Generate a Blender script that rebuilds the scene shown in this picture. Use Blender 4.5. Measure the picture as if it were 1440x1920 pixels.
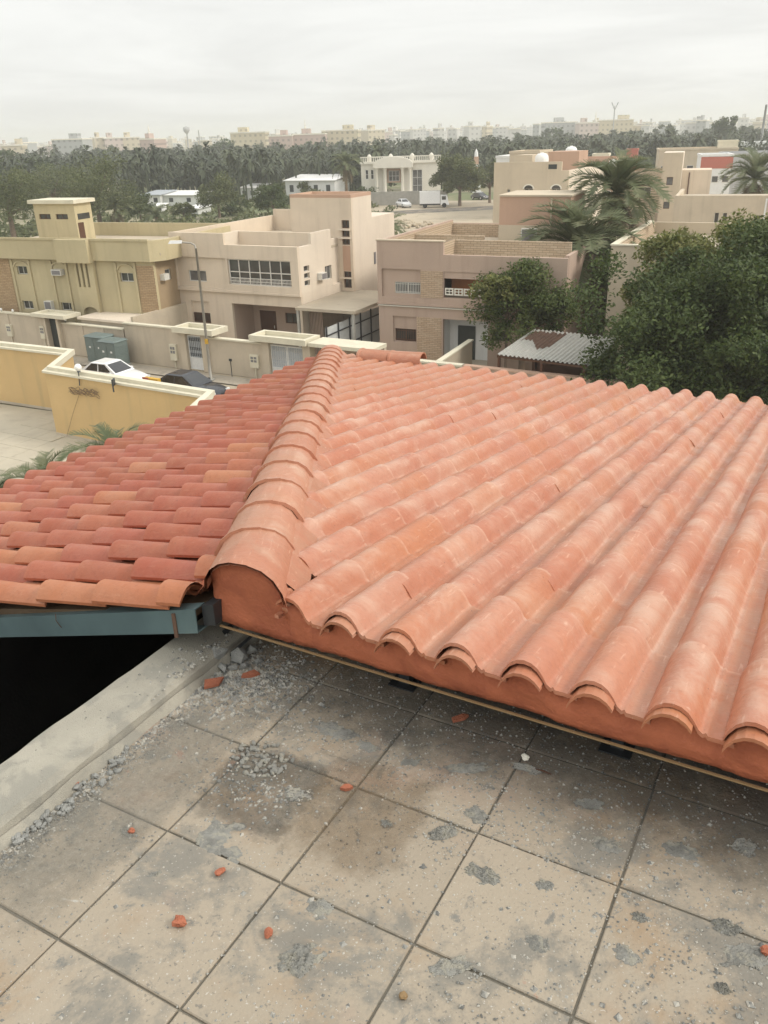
import bpy, bmesh, math, random
import numpy as np
from mathutils import Vector, Matrix, noise

for o in list(bpy.data.objects):
    bpy.data.objects.remove(o, do_unlink=True)
scene = bpy.context.scene
COL = scene.collection
R = math.radians
random.seed(7)
rng = np.random.default_rng(7)

# ------------------------------------------------------------------ camera
CAM_Z = 13.0
FPX, PITCH, ROLL = 1565.0, R(24.4), R(1.75)
F_ = Vector((0, math.cos(PITCH), -math.sin(PITCH)))
r0 = Vector((1, 0, 0)); u0 = Vector((0, math.sin(PITCH), math.cos(PITCH)))
R_ = r0 * math.cos(ROLL) - u0 * math.sin(ROLL)
U_ = r0 * math.sin(ROLL) + u0 * math.cos(ROLL)
cam_d = bpy.data.cameras.new('camera'); cam = bpy.data.objects.new('camera', cam_d); COL.objects.link(cam)
cam_d.sensor_width = 36.0; cam_d.sensor_fit = 'AUTO'; cam_d.lens = FPX / 1920 * 36
cam_d.clip_start = 0.05; cam_d.clip_end = 30000
m = Matrix((R_, U_, -F_)).transposed().to_4x4(); m.translation = Vector((0, 0, CAM_Z)); cam.matrix_world = m
scene.camera = cam

# ------------------------------------------------------------------ sky, sun, exposure
SUN_AZ, SUN_EL = R(-12), R(38)          # azimuth measured from +X towards +Y
world = bpy.data.worlds.new('World'); scene.world = world; world.use_nodes = True
nt = world.node_tree; nt.nodes.clear(); N = nt.nodes.new; L = nt.links.new
out = N('ShaderNodeOutputWorld'); bg = N('ShaderNodeBackground'); bg.inputs['Strength'].default_value = 0.1
L(bg.outputs[0], out.inputs[0])
sky = N('ShaderNodeTexSky'); sky.sky_type = 'NISHITA'; sky.sun_disc = False
sky.sun_elevation = SUN_EL; sky.sun_rotation = R(90) - SUN_AZ
sky.dust_density = 4.0; sky.air_density = 1.0
tc = N('ShaderNodeTexCoord'); sep = N('ShaderNodeSeparateXYZ'); L(tc.outputs['Generated'], sep.inputs[0])
# an overcast sky: a cloud layer that brightens from the horizon to the zenith all round
clampz = N('ShaderNodeMath'); clampz.operation = 'MAXIMUM'; clampz.inputs[1].default_value = 0.0; L(sep.outputs['Z'], clampz.inputs[0])
grad = N('ShaderNodeMath'); grad.operation = 'MULTIPLY_ADD'; grad.inputs[1].default_value = 0.7; grad.inputs[2].default_value = 1.0
L(clampz.outputs[0], grad.inputs[0])
# cloud texture on a flat layer overhead: direction / (z + k)
den = N('ShaderNodeMath'); den.operation = 'ADD'; den.inputs[1].default_value = 0.10; L(clampz.outputs[0], den.inputs[0])
dx = N('ShaderNodeMath'); dx.operation = 'DIVIDE'; L(sep.outputs['X'], dx.inputs[0]); L(den.outputs[0], dx.inputs[1])
dy = N('ShaderNodeMath'); dy.operation = 'DIVIDE'; L(sep.outputs['Y'], dy.inputs[0]); L(den.outputs[0], dy.inputs[1])
cmb = N('ShaderNodeCombineXYZ'); L(dx.outputs[0], cmb.inputs[0]); L(dy.outputs[0], cmb.inputs[1])
cn = N('ShaderNodeTexNoise'); cn.inputs['Scale'].default_value = 0.55; cn.inputs['Detail'].default_value = 5; cn.inputs['Roughness'].default_value = 0.55
cn.inputs['Distortion'].default_value = 0.6
L(cmb.outputs[0], cn.inputs['Vector'])
cr = N('ShaderNodeMapRange'); cr.inputs['From Min'].default_value = 0.3; cr.inputs['From Max'].default_value = 0.7
cr.inputs['To Min'].default_value = 0.86; cr.inputs['To Max'].default_value = 1.08; L(cn.outputs[0], cr.inputs['Value'])
mul = N('ShaderNodeMath'); mul.operation = 'MULTIPLY'; L(grad.outputs[0], mul.inputs[0]); L(cr.outputs[0], mul.inputs[1])
cloud = N('ShaderNodeVectorMath'); cloud.operation = 'SCALE'; cloud.inputs[0].default_value = (9.55, 9.6, 9.35); L(mul.outputs[0], cloud.inputs['Scale'])
mixs = N('ShaderNodeMix'); mixs.data_type = 'RGBA'; mixs.inputs['Factor'].default_value = 0.93
L(sky.outputs[0], mixs.inputs['A']); L(cloud.outputs[0], mixs.inputs['B'])
L(mixs.outputs['Result'], bg.inputs['Color'])

sun_d = bpy.data.lights.new('sun', 'SUN'); sun_d.energy = 1.9; sun_d.angle = R(13); sun_d.color = (1.0, 0.94, 0.85)
sun = bpy.data.objects.new('sun', sun_d); COL.objects.link(sun)
sd = Vector((math.cos(SUN_EL) * math.cos(SUN_AZ), math.cos(SUN_EL) * math.sin(SUN_AZ), math.sin(SUN_EL)))
sun.rotation_euler = sd.to_track_quat('Z', 'Y').to_euler(); sun.location = (40, 0, 60)

vs = scene.view_settings
vs.view_transform = 'Standard'; vs.look = 'None'; vs.exposure = 0.0; vs.gamma = 1.0; vs.use_curve_mapping = False
scene.cycles.use_adaptive_sampling = True; scene.cycles.adaptive_threshold = 0.025; scene.cycles.max_bounces = 4; scene.cycles.diffuse_bounces = 2; scene.cycles.glossy_bounces = 2
scene.cycles.transmission_bounces = 3; scene.cycles.transparent_max_bounces = 6; scene.cycles.volume_bounces = 1

# ------------------------------------------------------------------ materials
def ramp(nt, fac, stops):
    n = nt.nodes.new('ShaderNodeValToRGB'); e = n.color_ramp.elements
    while len(e) < len(stops): e.new(0.5)
    for k, (p, c) in enumerate(stops):
        e[k].position = p; e[k].color = (*c, 1) if len(c) == 3 else c
    nt.links.new(fac, n.inputs[0]); return n.outputs[0]
def mixc(nt, fac, a, b, mode='MIX'):
    n = nt.nodes.new('ShaderNodeMix'); n.data_type = 'RGBA'; n.blend_type = mode
    for s, v in ((n.inputs['Factor'], fac), (n.inputs['A'], a), (n.inputs['B'], b)):
        if isinstance(v, (int, float)): s.default_value = v
        elif isinstance(v, tuple): s.default_value = (*v, 1) if len(v) == 3 else v
        else: nt.links.new(v, s)
    return n.outputs['Result']
def noise_tex(nt, vec, scale, detail=4, rough=.55, dist=0.0):
    n = nt.nodes.new('ShaderNodeTexNoise'); n.inputs['Scale'].default_value = scale; n.inputs['Detail'].default_value = detail
    n.inputs['Roughness'].default_value = rough; n.inputs['Distortion'].default_value = dist
    nt.links.new(vec, n.inputs['Vector']); return n.outputs[0]
def smooth(nt, val, a, b, to=(0, 1)):
    n = nt.nodes.new('ShaderNodeMapRange'); n.interpolation_type = 'SMOOTHSTEP'
    n.inputs['From Min'].default_value = a; n.inputs['From Max'].default_value = b
    n.inputs['To Min'].default_value = to[0]; n.inputs['To Max'].default_value = to[1]
    nt.links.new(val, n.inputs['Value']); return n.outputs[0]
def scaled(nt, vec, s):
    n = nt.nodes.new('ShaderNodeMapping'); n.inputs['Scale'].default_value = s; nt.links.new(vec, n.inputs['Vector']); return n.outputs[0]
def bump(nt, height, strength, dist, bsdf, prev=None):
    n = nt.nodes.new('ShaderNodeBump'); n.inputs['Strength'].default_value = strength; n.inputs['Distance'].default_value = dist
    nt.links.new(height, n.inputs['Height'])
    if prev is not None: nt.links.new(prev, n.inputs['Normal'])
    nt.links.new(n.outputs[0], bsdf.inputs['Normal']); return n.outputs[0]
def base(name, rough=.8, spec=.3, metal=0.0):
    mt = bpy.data.materials.new(name); mt.use_nodes = True; nt = mt.node_tree
    b = nt.nodes['Principled BSDF']; b.inputs['Roughness'].default_value = rough
    b.inputs['Specular IOR Level'].default_value = spec; b.inputs['Metallic'].default_value = metal
    g = nt.nodes.new('ShaderNodeNewGeometry'); return mt, nt, b, g.outputs['Position']
def sc(c, k): return tuple(min(1, x * k) for x in c)
MAT = {}
def plaster(name, col, var=.12, scale=.6, streak=0.0, streak_col=(.25, .2, .15), rough=.85, bumps=.12, stain=None, fine=25, spec=.2):
    mt, nt, b, P = base(name, rough, spec)
    n1 = noise_tex(nt, P, scale, 5, .6, .4)
    c = ramp(nt, n1, [(.3, sc(col, 1 - var)), (.7, sc(col, 1 + var))])
    n2 = noise_tex(nt, P, fine, 3)
    c = mixc(nt, smooth(nt, n2, .35, .75, (0, .18)), c, sc(col, .72))
    if streak:
        n3 = noise_tex(nt, scaled(nt, P, (1.7, 1.7, .13)), 1.0, 3, .6)
        c = mixc(nt, smooth(nt, n3, .48, .74, (0, streak)), c, streak_col)
    if stain:
        n4 = noise_tex(nt, P, stain[1], 5, .6, .8)
        c = mixc(nt, smooth(nt, n4, stain[2], stain[2] + .12, (0, stain[3])), c, stain[0])
    nt.links.new(c, b.inputs['Base Color'])
    if bumps: bump(nt, noise_tex(nt, P, fine * 1.6, 2), bumps, .02, b)
    MAT[name] = mt; return mt
def flat(name, col, rough=.5, spec=.4, metal=0.0, var=.06, scale=8):
    mt, nt, b, P = base(name, rough, spec, metal)
    c = ramp(nt, noise_tex(nt, P, scale, 3), [(.3, sc(col, 1 - var)), (.7, sc(col, 1 + var))])
    nt.links.new(c, b.inputs['Base Color']); MAT[name] = mt; return mt

plaster('cream_plaster', (.70, .59, .465), .08, .3, .26, (.40, .32, .24))
plaster('pinkcream_lit_plaster', (.73, .635, .52), .07, .3, .2, (.45, .37, .29))  # pinkish cream, made paler so right-hand walls look sunlit
plaster('olive_plaster', (.55, .47, .295), .10, .3, .26, (.31, .27, .16))
plaster('tan_plaster', (.49, .37, .295), .08, .3, .26, (.30, .21, .16))
plaster('brown_plaster', (.40, .30, .19), .1, .5, .2, (.28, .2, .13))
plaster('salmon_plaster', (.53, .355, .26), .06, .3, .15, (.35, .22, .15))
plaster('beige_plaster', (.60, .51, .385), .08, .25, .16, (.38, .31, .23))
plaster('sand_wall', (.56, .48, .37), .12, .4, .32, (.33, .28, .21))
plaster('yellow_wall', (.64, .45, .22), .05, .5, .38, (.42, .33, .18))
plaster('coping_stone', (.70, .65, .51), .06, 1.2, .1)
plaster('white_stone', (.80, .76, .66), .05, .3, .12, (.5, .46, .4))
plaster('grey_wall', (.46, .46, .46), .1, .5, .2)
plaster('white_paint', (.78, .78, .76), .05, .8, .15, (.5, .46, .4), rough=.6)
plaster('roof_screed', (.50, .43, .33), .15, .25, 0, stain=((.36, .30, .23), .7, .55, .5))
plaster('concrete', (.40, .385, .345), .12, 1.5, 0, stain=((.30, .29, .26), 3.0, .52, .55), fine=60, bumps=.3)
plaster('kerb_concrete', (.38, .355, .295), .18, 2.6, 0, stain=((.27, .26, .225), 5.5, .47, .7), fine=160, bumps=.35)
plaster('grout', (.17, .155, .125), .2, 4, 0, fine=60)
plaster('rubble', (.30, .30, .28), .3, 12, 0, fine=140, bumps=.5)
plaster('fresh_mortar', (.265, .26, .235), .3, 16, 0, stain=((.36, .34, .28), 30, .48, .8), fine=220, bumps=.5)
plaster('red_mortar', (.42, .135, .07), .16, 4.0, 0, (.2, .06, .04), stain=((.33, .10, .055), 7, .5, .6), fine=50, bumps=.3, rough=.75)
plaster('broken_clay', (.40, .145, .085), .15, 20, 0, fine=150, bumps=.4)
plaster('sandy_ground', (.46, .39, .29), .14, .05, 0, stain=((.34, .29, .21), .22, .52, .6), fine=3, bumps=.3)
plaster('far_field', (.30, .27, .18), .25, .02, 0, stain=((.13, .16, .07), .03, .48, .85), fine=.6, bumps=.2)
plaster('asphalt', (.17, .155, .135), .2, .35, 0, stain=((.34, .28, .21), .5, .5, .75), fine=9, bumps=.3)
plaster('pavement', (.40, .35, .28), .14, .7, 0, stain=((.26, .23, .19), 1.1, .52, .6), fine=9)
plaster('yard_tile', (.49, .44, .345), .06, .9, 0, stain=((.40, .35, .28), .8, .54, .5), fine=15)
plaster('shade_dark_shaft', (.06, .055, .05), .2, 1, 0)  # near-black colour on the added shaft walls, standing in for shade
plaster('deck_board', (.16, .11, .07), .2, 3, 0)
plaster('rust', (.14, .085, .06), .3, 3, 0, fine=30)
plaster('trunk_bark', (.19, .14, .10), .25, 3, 0, fine=14, bumps=.6)
plaster('palm_bark', (.23, .165, .11), .25, 2, 0, fine=8, bumps=.8)
flat('steel_teal', (.17, .245, .255), .42, .5, .35, .12, 5)
flat('steel_dark', (.07, .075, .08), .45, .5, .6)
flat('galvanised', (.46, .45, .41), .5, .4, .3, .12, 4)
flat('white_metal', (.74, .74, .72), .4, .5)
flat('white_car_paint', (.80, .80, .79), .22, .6)
flat('dark_car_paint', (.030, .032, .040), .18, .7)
flat('tyre_rubber', (.02, .02, .02), .8, .2)
flat('cabinet_green', (.155, .195, .185), .5, .4, 0, .08)
flat('lamp_pole', (.35, .33, .29), .5, .4, .4)
flat('globe_white', (.86, .85, .82), .25, .5)
flat('wire_brown', (.17, .11, .07), .6, .3)
flat('tarp_yellow', (.60, .36, .05), .6, .3)
flat('dark_wood', (.10, .045, .025), .5, .4)
flat('dark_door', (.035, .042, .04), .45, .4)
flat('aluminium', (.66, .65, .61), .4, .5, .2)
flat('window_rail', (.72, .68, .62), .45, .4)
flat('tank_white', (.82, .81, .78), .5, .3)
flat('pale_sheet', (.58, .60, .59), .5, .4, 0, .1, 2)
flat('tank_grey', (.47, .50, .53), .45, .4, .2)
flat('red_cladding', (.46, .15, .11), .6, .3)
flat('foam_edge', (.26, .175, .09), .8, .2)
flat('orange_panel', (.50, .20, .08), .7, .2)
flat('ac_white', (.68, .66, .60), .5, .3)
flat('ac_grille', (.22, .21, .21), .6, .3)
flat('black_hole', (.02, .018, .016), .9, .1)
def glass(name, col, rough=.08):
    mt, nt, b, P = base(name, rough, .8)
    c = ramp(nt, noise_tex(nt, P, .8, 2), [(.35, sc(col, .6)), (.65, sc(col, 1.5))]); nt.links.new(c, b.inputs['Base Color']); MAT[name] = mt
glass('window_glass', (.055, .056, .055)); glass('grey_glass', (.12, .12, .12), .15); glass('car_glass', (.02, .022, .025), .04)

def stone_cladding(name, c1, c2, rowh):
    """small stone courses, far too small in the picture to be pieces"""
    mt, nt, b, P = base(name, .9, .2)
    tcn = nt.nodes.new('ShaderNodeTexCoord')
    sw = nt.nodes.new('ShaderNodeVectorRotate'); sw.rotation_type = 'X_AXIS'; sw.inputs['Angle'].default_value = R(90)
    nt.links.new(tcn.outputs['Object'], sw.inputs['Vector'])
    bt = nt.nodes.new('ShaderNodeTexBrick'); bt.inputs['Scale'].default_value = 1.0; bt.inputs['Brick Width'].default_value = rowh * 3.2
    bt.inputs['Row Height'].default_value = rowh; bt.inputs['Mortar Size'].default_value = rowh * .09
    bt.inputs['Color1'].default_value = (*c1, 1); bt.inputs['Color2'].default_value = (*c2, 1); bt.inputs['Mortar'].default_value = (*sc(c1, .5), 1)
    nt.links.new(sw.outputs[0], bt.inputs['Vector'])
    c = mixc(nt, smooth(nt, noise_tex(nt, P, 3, 4), .4, .7, (0, .4)), bt.outputs['Color'], sc(c2, .8))
    nt.links.new(c, b.inputs['Base Color']); MAT[name] = mt
stone_cladding('stone_courses', (.46, .33, .225), (.55, .42, .30), .11)
stone_cladding('stone_courses_brown', (.42, .29, .17), (.50, .36, .22), .11)
stone_cladding('stone_courses_rough', (.47, .36, .25), (.55, .44, .32), .13)

def clay(name, cols, dust, dust_amt, rough, line=0.0):
    mt, nt, b, P = base(name, rough, .45)
    oi0 = nt.nodes.new('ShaderNodeObjectInfo'); ta = nt.nodes.new('ShaderNodeAttribute'); ta.attribute_name = 'tint'
    ad = nt.nodes.new('ShaderNodeMath'); ad.operation = 'ADD'; nt.links.new(oi0.outputs['Random'], ad.inputs[0]); nt.links.new(ta.outputs['Fac'], ad.inputs[1])
    fr = nt.nodes.new('ShaderNodeMath'); fr.operation = 'FRACT'; nt.links.new(ad.outputs[0], fr.inputs[0])
    c = ramp(nt, fr.outputs[0], [(0, cols[0]), (.4, cols[1]), (.75, cols[2]), (1, cols[3])])
    c2 = ramp(nt, noise_tex(nt, P, 1.6, 5, .6, .5), [(.3, sc(cols[1], .86)), (.5, cols[2]), (.72, sc(cols[0], 1.12))])
    c = mixc(nt, .4, c, c2)
    c = mixc(nt, smooth(nt, noise_tex(nt, P, 45, 3), .45, .8, (0, .3)), c, sc(cols[1], .65))
    if dust_amt:
        d = noise_tex(nt, P, 2.6, 6, .68, .9); d2 = noise_tex(nt, P, 17, 5, .7, .6)
        gm = nt.nodes.new('ShaderNodeNewGeometry'); gz = nt.nodes.new('ShaderNodeSeparateXYZ'); nt.links.new(gm.outputs['Normal'], gz.inputs[0]); settle = smooth(nt, gz.outputs['Z'], .35, .9, (.12, 1))
        def dusty(x):
            q = nt.nodes.new('ShaderNodeMath'); q.operation = 'MULTIPLY'; nt.links.new(x, q.inputs[0]); nt.links.new(settle, q.inputs[1]); return q.outputs[0]
        a = dusty(smooth(nt, d, .40, .70, (0, dust_amt))); c = mixc(nt, a, c, dust)
        a2 = dusty(smooth(nt, d2, .60, .74, (0, dust_amt * .8))); c = mixc(nt, a2, c, sc(dust, 1.18))
        tcn = nt.nodes.new('ShaderNodeTexCoord'); sx = nt.nodes.new('ShaderNodeSeparateXYZ'); nt.links.new(tcn.outputs['Object'], sx.inputs[0])
        ln = smooth(nt, sx.outputs['Y'], .004, .022, (1, 0)); lm = nt.nodes.new('ShaderNodeMath'); lm.operation = 'MULTIPLY'; nt.links.new(ln, lm.inputs[0]); nt.links.new(smooth(nt, d2, .35, .6, (.0, line)), lm.inputs[1])
        c = mixc(nt, lm.outputs[0], c, sc(dust, 1.1))
        pn = smooth(nt, sx.outputs['X'], .040, .062, (1, 0)); pm = nt.nodes.new('ShaderNodeMath'); pm.operation = 'MULTIPLY'; nt.links.new(pn, pm.inputs[0]); nt.links.new(smooth(nt, d, .35, .65, (.1, .55)), pm.inputs[1])
        c = mixc(nt, pm.outputs[0], c, sc(cols[0], .8))
        mp = scaled(nt, tcn.outputs['Object'], (55, 7, 55)); va = nt.nodes.new('ShaderNodeVectorMath'); va.operation = 'ADD'; nt.links.new(mp, va.inputs[0]); cb_ = nt.nodes.new('ShaderNodeMath'); cb_.operation = 'MULTIPLY'; cb_.inputs[1].default_value = 73.0; nt.links.new(fr.outputs[0], cb_.inputs[0]); nt.links.new(cb_.outputs[0], va.inputs[1])
        c = mixc(nt, smooth(nt, noise_tex(nt, va.outputs[0], 1.0, 3, .6), .60, .74, (0, dust_amt * .55)), c, sc(dust, 1.25))
        s = noise_tex(nt, P, 90, 2); c = mixc(nt, smooth(nt, s, .72, .78, (0, .7)), c, (.10, .06, .05))
    nt.links.new(c, b.inputs['Base Color'])
    rr = smooth(nt, noise_tex(nt, P, 6, 4), .3, .7, (rough - .1, rough + .15)); nt.links.new(rr, b.inputs['Roughness'])
    p = bump(nt, noise_tex(nt, P, 55, 2), .22, .01, b)
    bump(nt, noise_tex(nt, P, 5, 2), .25, .02, b, p)
    MAT[name] = mt
clay('clay_tile', [(.34, .11, .05), (.355, .092, .052), (.39, .112, .066), (.45, .18, .085)], (.47, .25, .16), .28, .55, .10)
clay('orange_clay', [(.43, .155, .068), (.42, .14, .066), (.45, .17, .085), (.48, .21, .10)], (.50, .27, .16), .3, .55, .1)
clay('dusty_clay', [(.45, .175, .078), (.43, .155, .085), (.46, .19, .115), (.49, .235, .15)], (.56, .365, .27), .70, .40, .4)
clay('ridge_clay', [(.44, .175, .09), (.44, .175, .10), (.47, .215, .135), (.50, .25, .16)], (.55, .37, .265), .75, .5, .0)

def terrace_mat():
    mt, nt, b, P = base('terrace_tile', .62, .35)
    oi = nt.nodes.new('ShaderNodeObjectInfo')
    c = ramp(nt, oi.outputs['Random'], [(0, (.335, .285, .218)), (1, (.370, .315, .242))])
    n = noise_tex(nt, P, 2.3, 5, .65, .2); c = mixc(nt, smooth(nt, n, .50, .70, (0, .75)), c, (.30, .205, .12))
    n = noise_tex(nt, P, 3.1, 6, .72, .25); c = mixc(nt, smooth(nt, n, .49, .62, (0, .8)), c, (.19, .182, .158))
    n = noise_tex(nt, P, 1.7, 4, .6, .3); c = mixc(nt, smooth(nt, n, .54, .72, (0, .6)), c, (.39, .28, .21))
    n = noise_tex(nt, P, 11, 6, .75, .5); c = mixc(nt, smooth(nt, n, .58, .68, (0, .85)), c, (.17, .17, .155))
    n = noise_tex(nt, P, 9, 5, .7, .4); c = mixc(nt, smooth(nt, n, .66, .74, (0, .6)), c, (.50, .50, .47))
    n = noise_tex(nt, P, 5, 5, .7, .4); c = mixc(nt, smooth(nt, n, .66, .72, (0, .55)), c, (.42, .20, .13))
    n = noise_tex(nt, P, 70, 3, .6); c = mixc(nt, smooth(nt, n, .62, .70, (0, .7)), c, (.16, .15, .13))
    n = noise_tex(nt, P, 130, 2, .6); c = mixc(nt, smooth(nt, n, .66, .72, (0, .5)), c, (.62, .60, .55))
    nt.links.new(c, b.inputs['Base Color'])
    p = bump(nt, noise_tex(nt, P, 120, 2), .35, .006, b); bump(nt, noise_tex(nt, P, 14, 3, .7), .35, .012, b, p)
    MAT['terrace_tile'] = mt
terrace_mat()
def gravel_mat():
    mt, nt, b, P = base('gravel', .9, .2)
    v = nt.nodes.new('ShaderNodeTexVoronoi'); v.inputs['Scale'].default_value = 70; nt.links.new(P, v.inputs['Vector'])
    s = nt.nodes.new('ShaderNodeSeparateXYZ'); nt.links.new(v.outputs['Color'], s.inputs[0])
    c = ramp(nt, s.outputs[0], [(0, (.16, .16, .15)), (.5, (.30, .295, .27)), (.8, (.42, .40, .35)), (1, (.47, .44, .38))])
    nt.links.new(c, b.inputs['Base Color']); MAT['gravel'] = mt
gravel_mat()
def leaf_mat(name, c1, c2, c3, trans=.25, scale=.7):
    mt, nt, b, P = base(name, .55, .3)
    c = ramp(nt, noise_tex(nt, P, scale, 4, .65), [(.3, c1), (.5, c2), (.72, c3)])
    at = nt.nodes.new('ShaderNodeAttribute'); at.attribute_name = 'tint'
    c = mixc(nt, smooth(nt, at.outputs['Fac'], 0, 1, (0, .8)), c, mixc(nt, at.outputs['Fac'], sc(c1, .8), sc(c3, 1.15)))
    nt.links.new(c, b.inputs['Base Color'])
    tr = nt.nodes.new('ShaderNodeBsdfTranslucent'); nt.links.new(c, tr.inputs['Color'])
    mx = nt.nodes.new('ShaderNodeMixShader'); mx.inputs[0].default_value = trans
    nt.links.new(b.outputs[0], mx.inputs[1]); nt.links.new(tr.outputs[0], mx.inputs[2])
    nt.links.new(mx.outputs[0], nt.nodes['Material Output'].inputs['Surface']); MAT[name] = mt
leaf_mat('leaf_dark', (.032, .055, .013), (.056, .087, .022), (.10, .128, .037))
leaf_mat('leaf_light', (.085, .11, .024), (.15, .17, .045), (.25, .235, .085))
leaf_mat('leaf_mid', (.045, .075, .017), (.08, .115, .03), (.145, .17, .05))
leaf_mat('leaf_olive', (.075, .095, .034), (.11, .135, .05), (.16, .17, .07))
leaf_mat('leaf_grove', (.042, .054, .030), (.062, .078, .044), (.11, .125, .07), .15, .05)
leaf_mat('palm_leaf', (.105, .13, .065), (.16, .185, .095), (.26, .255, .15), .35)
leaf_mat('palm_dry', (.13, .10, .06), (.19, .15, .09), (.25, .20, .12))

# ------------------------------------------------------------------ helpers
class MB:
    def __init__(s): s.v = []; s.f = []; s.sm = []
    def quad(s, *p, smooth=False):
        k = len(s.v); s.v += [tuple(q) for q in p]; s.f.append(tuple(range(k, k + len(p)))); s.sm.append(smooth)
    def box(s, x0, x1, y0, y1, z0, z1):
        if x0 > x1: x0, x1 = x1, x0
        if y0 > y1: y0, y1 = y1, y0
        if z0 > z1: z0, z1 = z1, z0
        s.hexa([(x0, y0, z0), (x1, y0, z0), (x1, y1, z0), (x0, y1, z0)], [(x0, y0, z1), (x1, y0, z1), (x1, y1, z1), (x0, y1, z1)])
    def hexa(s, b, t):
        """prism between two loops of the same length (bottom counter-clockwise seen from above)"""
        n = len(b); k = len(s.v); s.v += [tuple(q) for q in b] + [tuple(q) for q in t]
        s.f.append(tuple(k + n - 1 - i for i in range(n))); s.f.append(tuple(k + n + i for i in range(n)))
        for i in range(n):
            j = (i + 1) % n; s.f.append((k + i, k + j, k + n + j, k + n + i))
        s.sm += [False] * (n + 2)
    def tube(s, pts, rads, seg=8, cap=True):
        pts = [Vector(p) for p in pts]; k0 = len(s.v); ref = Vector((.31, .47, .83))
        for i, p in enumerate(pts):
            d = (pts[min(i + 1, len(pts) - 1)] - pts[max(i - 1, 0)]).normalized()
            a = d.cross(ref if abs(d.dot(ref)) < .95 else Vector((1, 0, 0))).normalized(); b = d.cross(a)
            r = rads[i] if isinstance(rads, (list, tuple)) else rads
            for j in range(seg):
                t = 2 * math.pi * j / seg; s.v.append(tuple(p + (a * math.cos(t) + b * math.sin(t)) * r))
        for i in range(len(pts) - 1):
            for j in range(seg):
                j2 = (j + 1) % seg; a = k0 + i * seg; s.f.append((a + j, a + j2, a + seg + j2, a + seg + j)); s.sm.append(True)
        if cap:
            s.f.append(tuple(k0 + j for j in range(seg))); s.f.append(tuple(k0 + (len(pts) - 1) * seg + seg - 1 - j for j in range(seg))); s.sm += [False, False]
    def lathe(s, prof, seg=16, c=(0, 0, 0)):
        k0 = len(s.v)
        for (r, z) in prof:
            for j in range(seg):
                t = 2 * math.pi * j / seg; s.v.append((c[0] + r * math.cos(t), c[1] + r * math.sin(t), c[2] + z))
        for i in range(len(prof) - 1):
            for j in range(seg):
                j2 = (j + 1) % seg; a = k0 + i * seg; s.f.append((a + j, a + j2, a + seg + j2, a + seg + j)); s.sm.append(True)
    def mesh(s, name):
        me = bpy.data.meshes.new(name); me.from_pydata(s.v, [], s.f); me.polygons.foreach_set('use_smooth', s.sm); me.update(); return me
    def build(s, name, mat, parent=None):
        return link(name, s.mesh(name), mat, parent)
def link(name, me, mat=None, parent=None):
    if mat is not None and len(me.materials) == 0: me.materials.append(MAT[mat])
    o = bpy.data.objects.new(name, me); COL.objects.link(o); o.parent = parent; return o
def fix_normals(me):
    bm = bmesh.new(); bm.from_mesh(me); bmesh.ops.recalc_face_normals(bm, faces=bm.faces); bm.to_mesh(me); bm.free()
def tag(o, label, cat, group=None):
    o['label'] = label; o['category'] = cat
    if group: o['group'] = group
    return o
def thing(name, label, cat, loc=(0, 0, 0), rz=0.0, group=None):
    o = bpy.data.objects.new(name, None); COL.objects.link(o); o.location = loc; o.rotation_euler = (0, 0, rz); o['kind'] = 'thing'
    o.empty_display_size = .2
    return tag(o, label, cat, group)
def structure(o): o['kind'] = 'structure'; return o
def box(name, parent, mat, x0, x1, y0, y1, z0, z1):
    b = MB(); b.box(x0, x1, y0, y1, z0, z1); return b.build(name, mat, parent)
def copy_tree(o, parent=None):
    c = o.copy(); COL.objects.link(c); c.parent = parent
    for ch in o.children: copy_tree(ch, c)
    return c
def at(px, py, z=0.0):
    """point of the photograph's pixel on the level z"""
    d = F_ + R_ * ((px - 720) / FPX) - U_ * ((py - 960) / FPX); t = (z - CAM_Z) / d.z; return Vector((0, 0, CAM_Z)) + d * t
def at_y(px, py, Y):
    d = F_ + R_ * ((px - 720) / FPX) - U_ * ((py - 960) / FPX); t = Y / d.y; return Vector((0, 0, CAM_Z)) + d * t
def proj(p):
    d = Vector(p) - Vector((0, 0, CAM_Z)); w = d.dot(F_); return 720 + FPX * d.dot(R_) / w, 960 - FPX * d.dot(U_) / w, w
# ------------------------------------------------------------------ ground, streets (the large setting)
TH = R(-29.5)                                     # the villa's own axes: u to the right, v away
UV_u = Vector((math.cos(TH), math.sin(TH), 0)); UV_v = Vector((-math.sin(TH), math.cos(TH), 0))
def VW(u, v, z): return UV_u * u + UV_v * v + Vector((0, 0, z))
def uv_at(px, py, z):
    p = at(px, py, z); return p.dot(UV_u), p.dot(UV_v)
def villa_thing(name, label, cat, u, v, z, group=None):
    o = thing(name, label, cat, VW(u, v, z), TH, group); o['off'] = (u, v, z); return o
def villa_part(b, name, mat, parent):
    me = b.mesh(name); fix_normals(me); o = link(name, me, mat, parent); o.location = [-x for x in parent['off']]; return o

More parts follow.
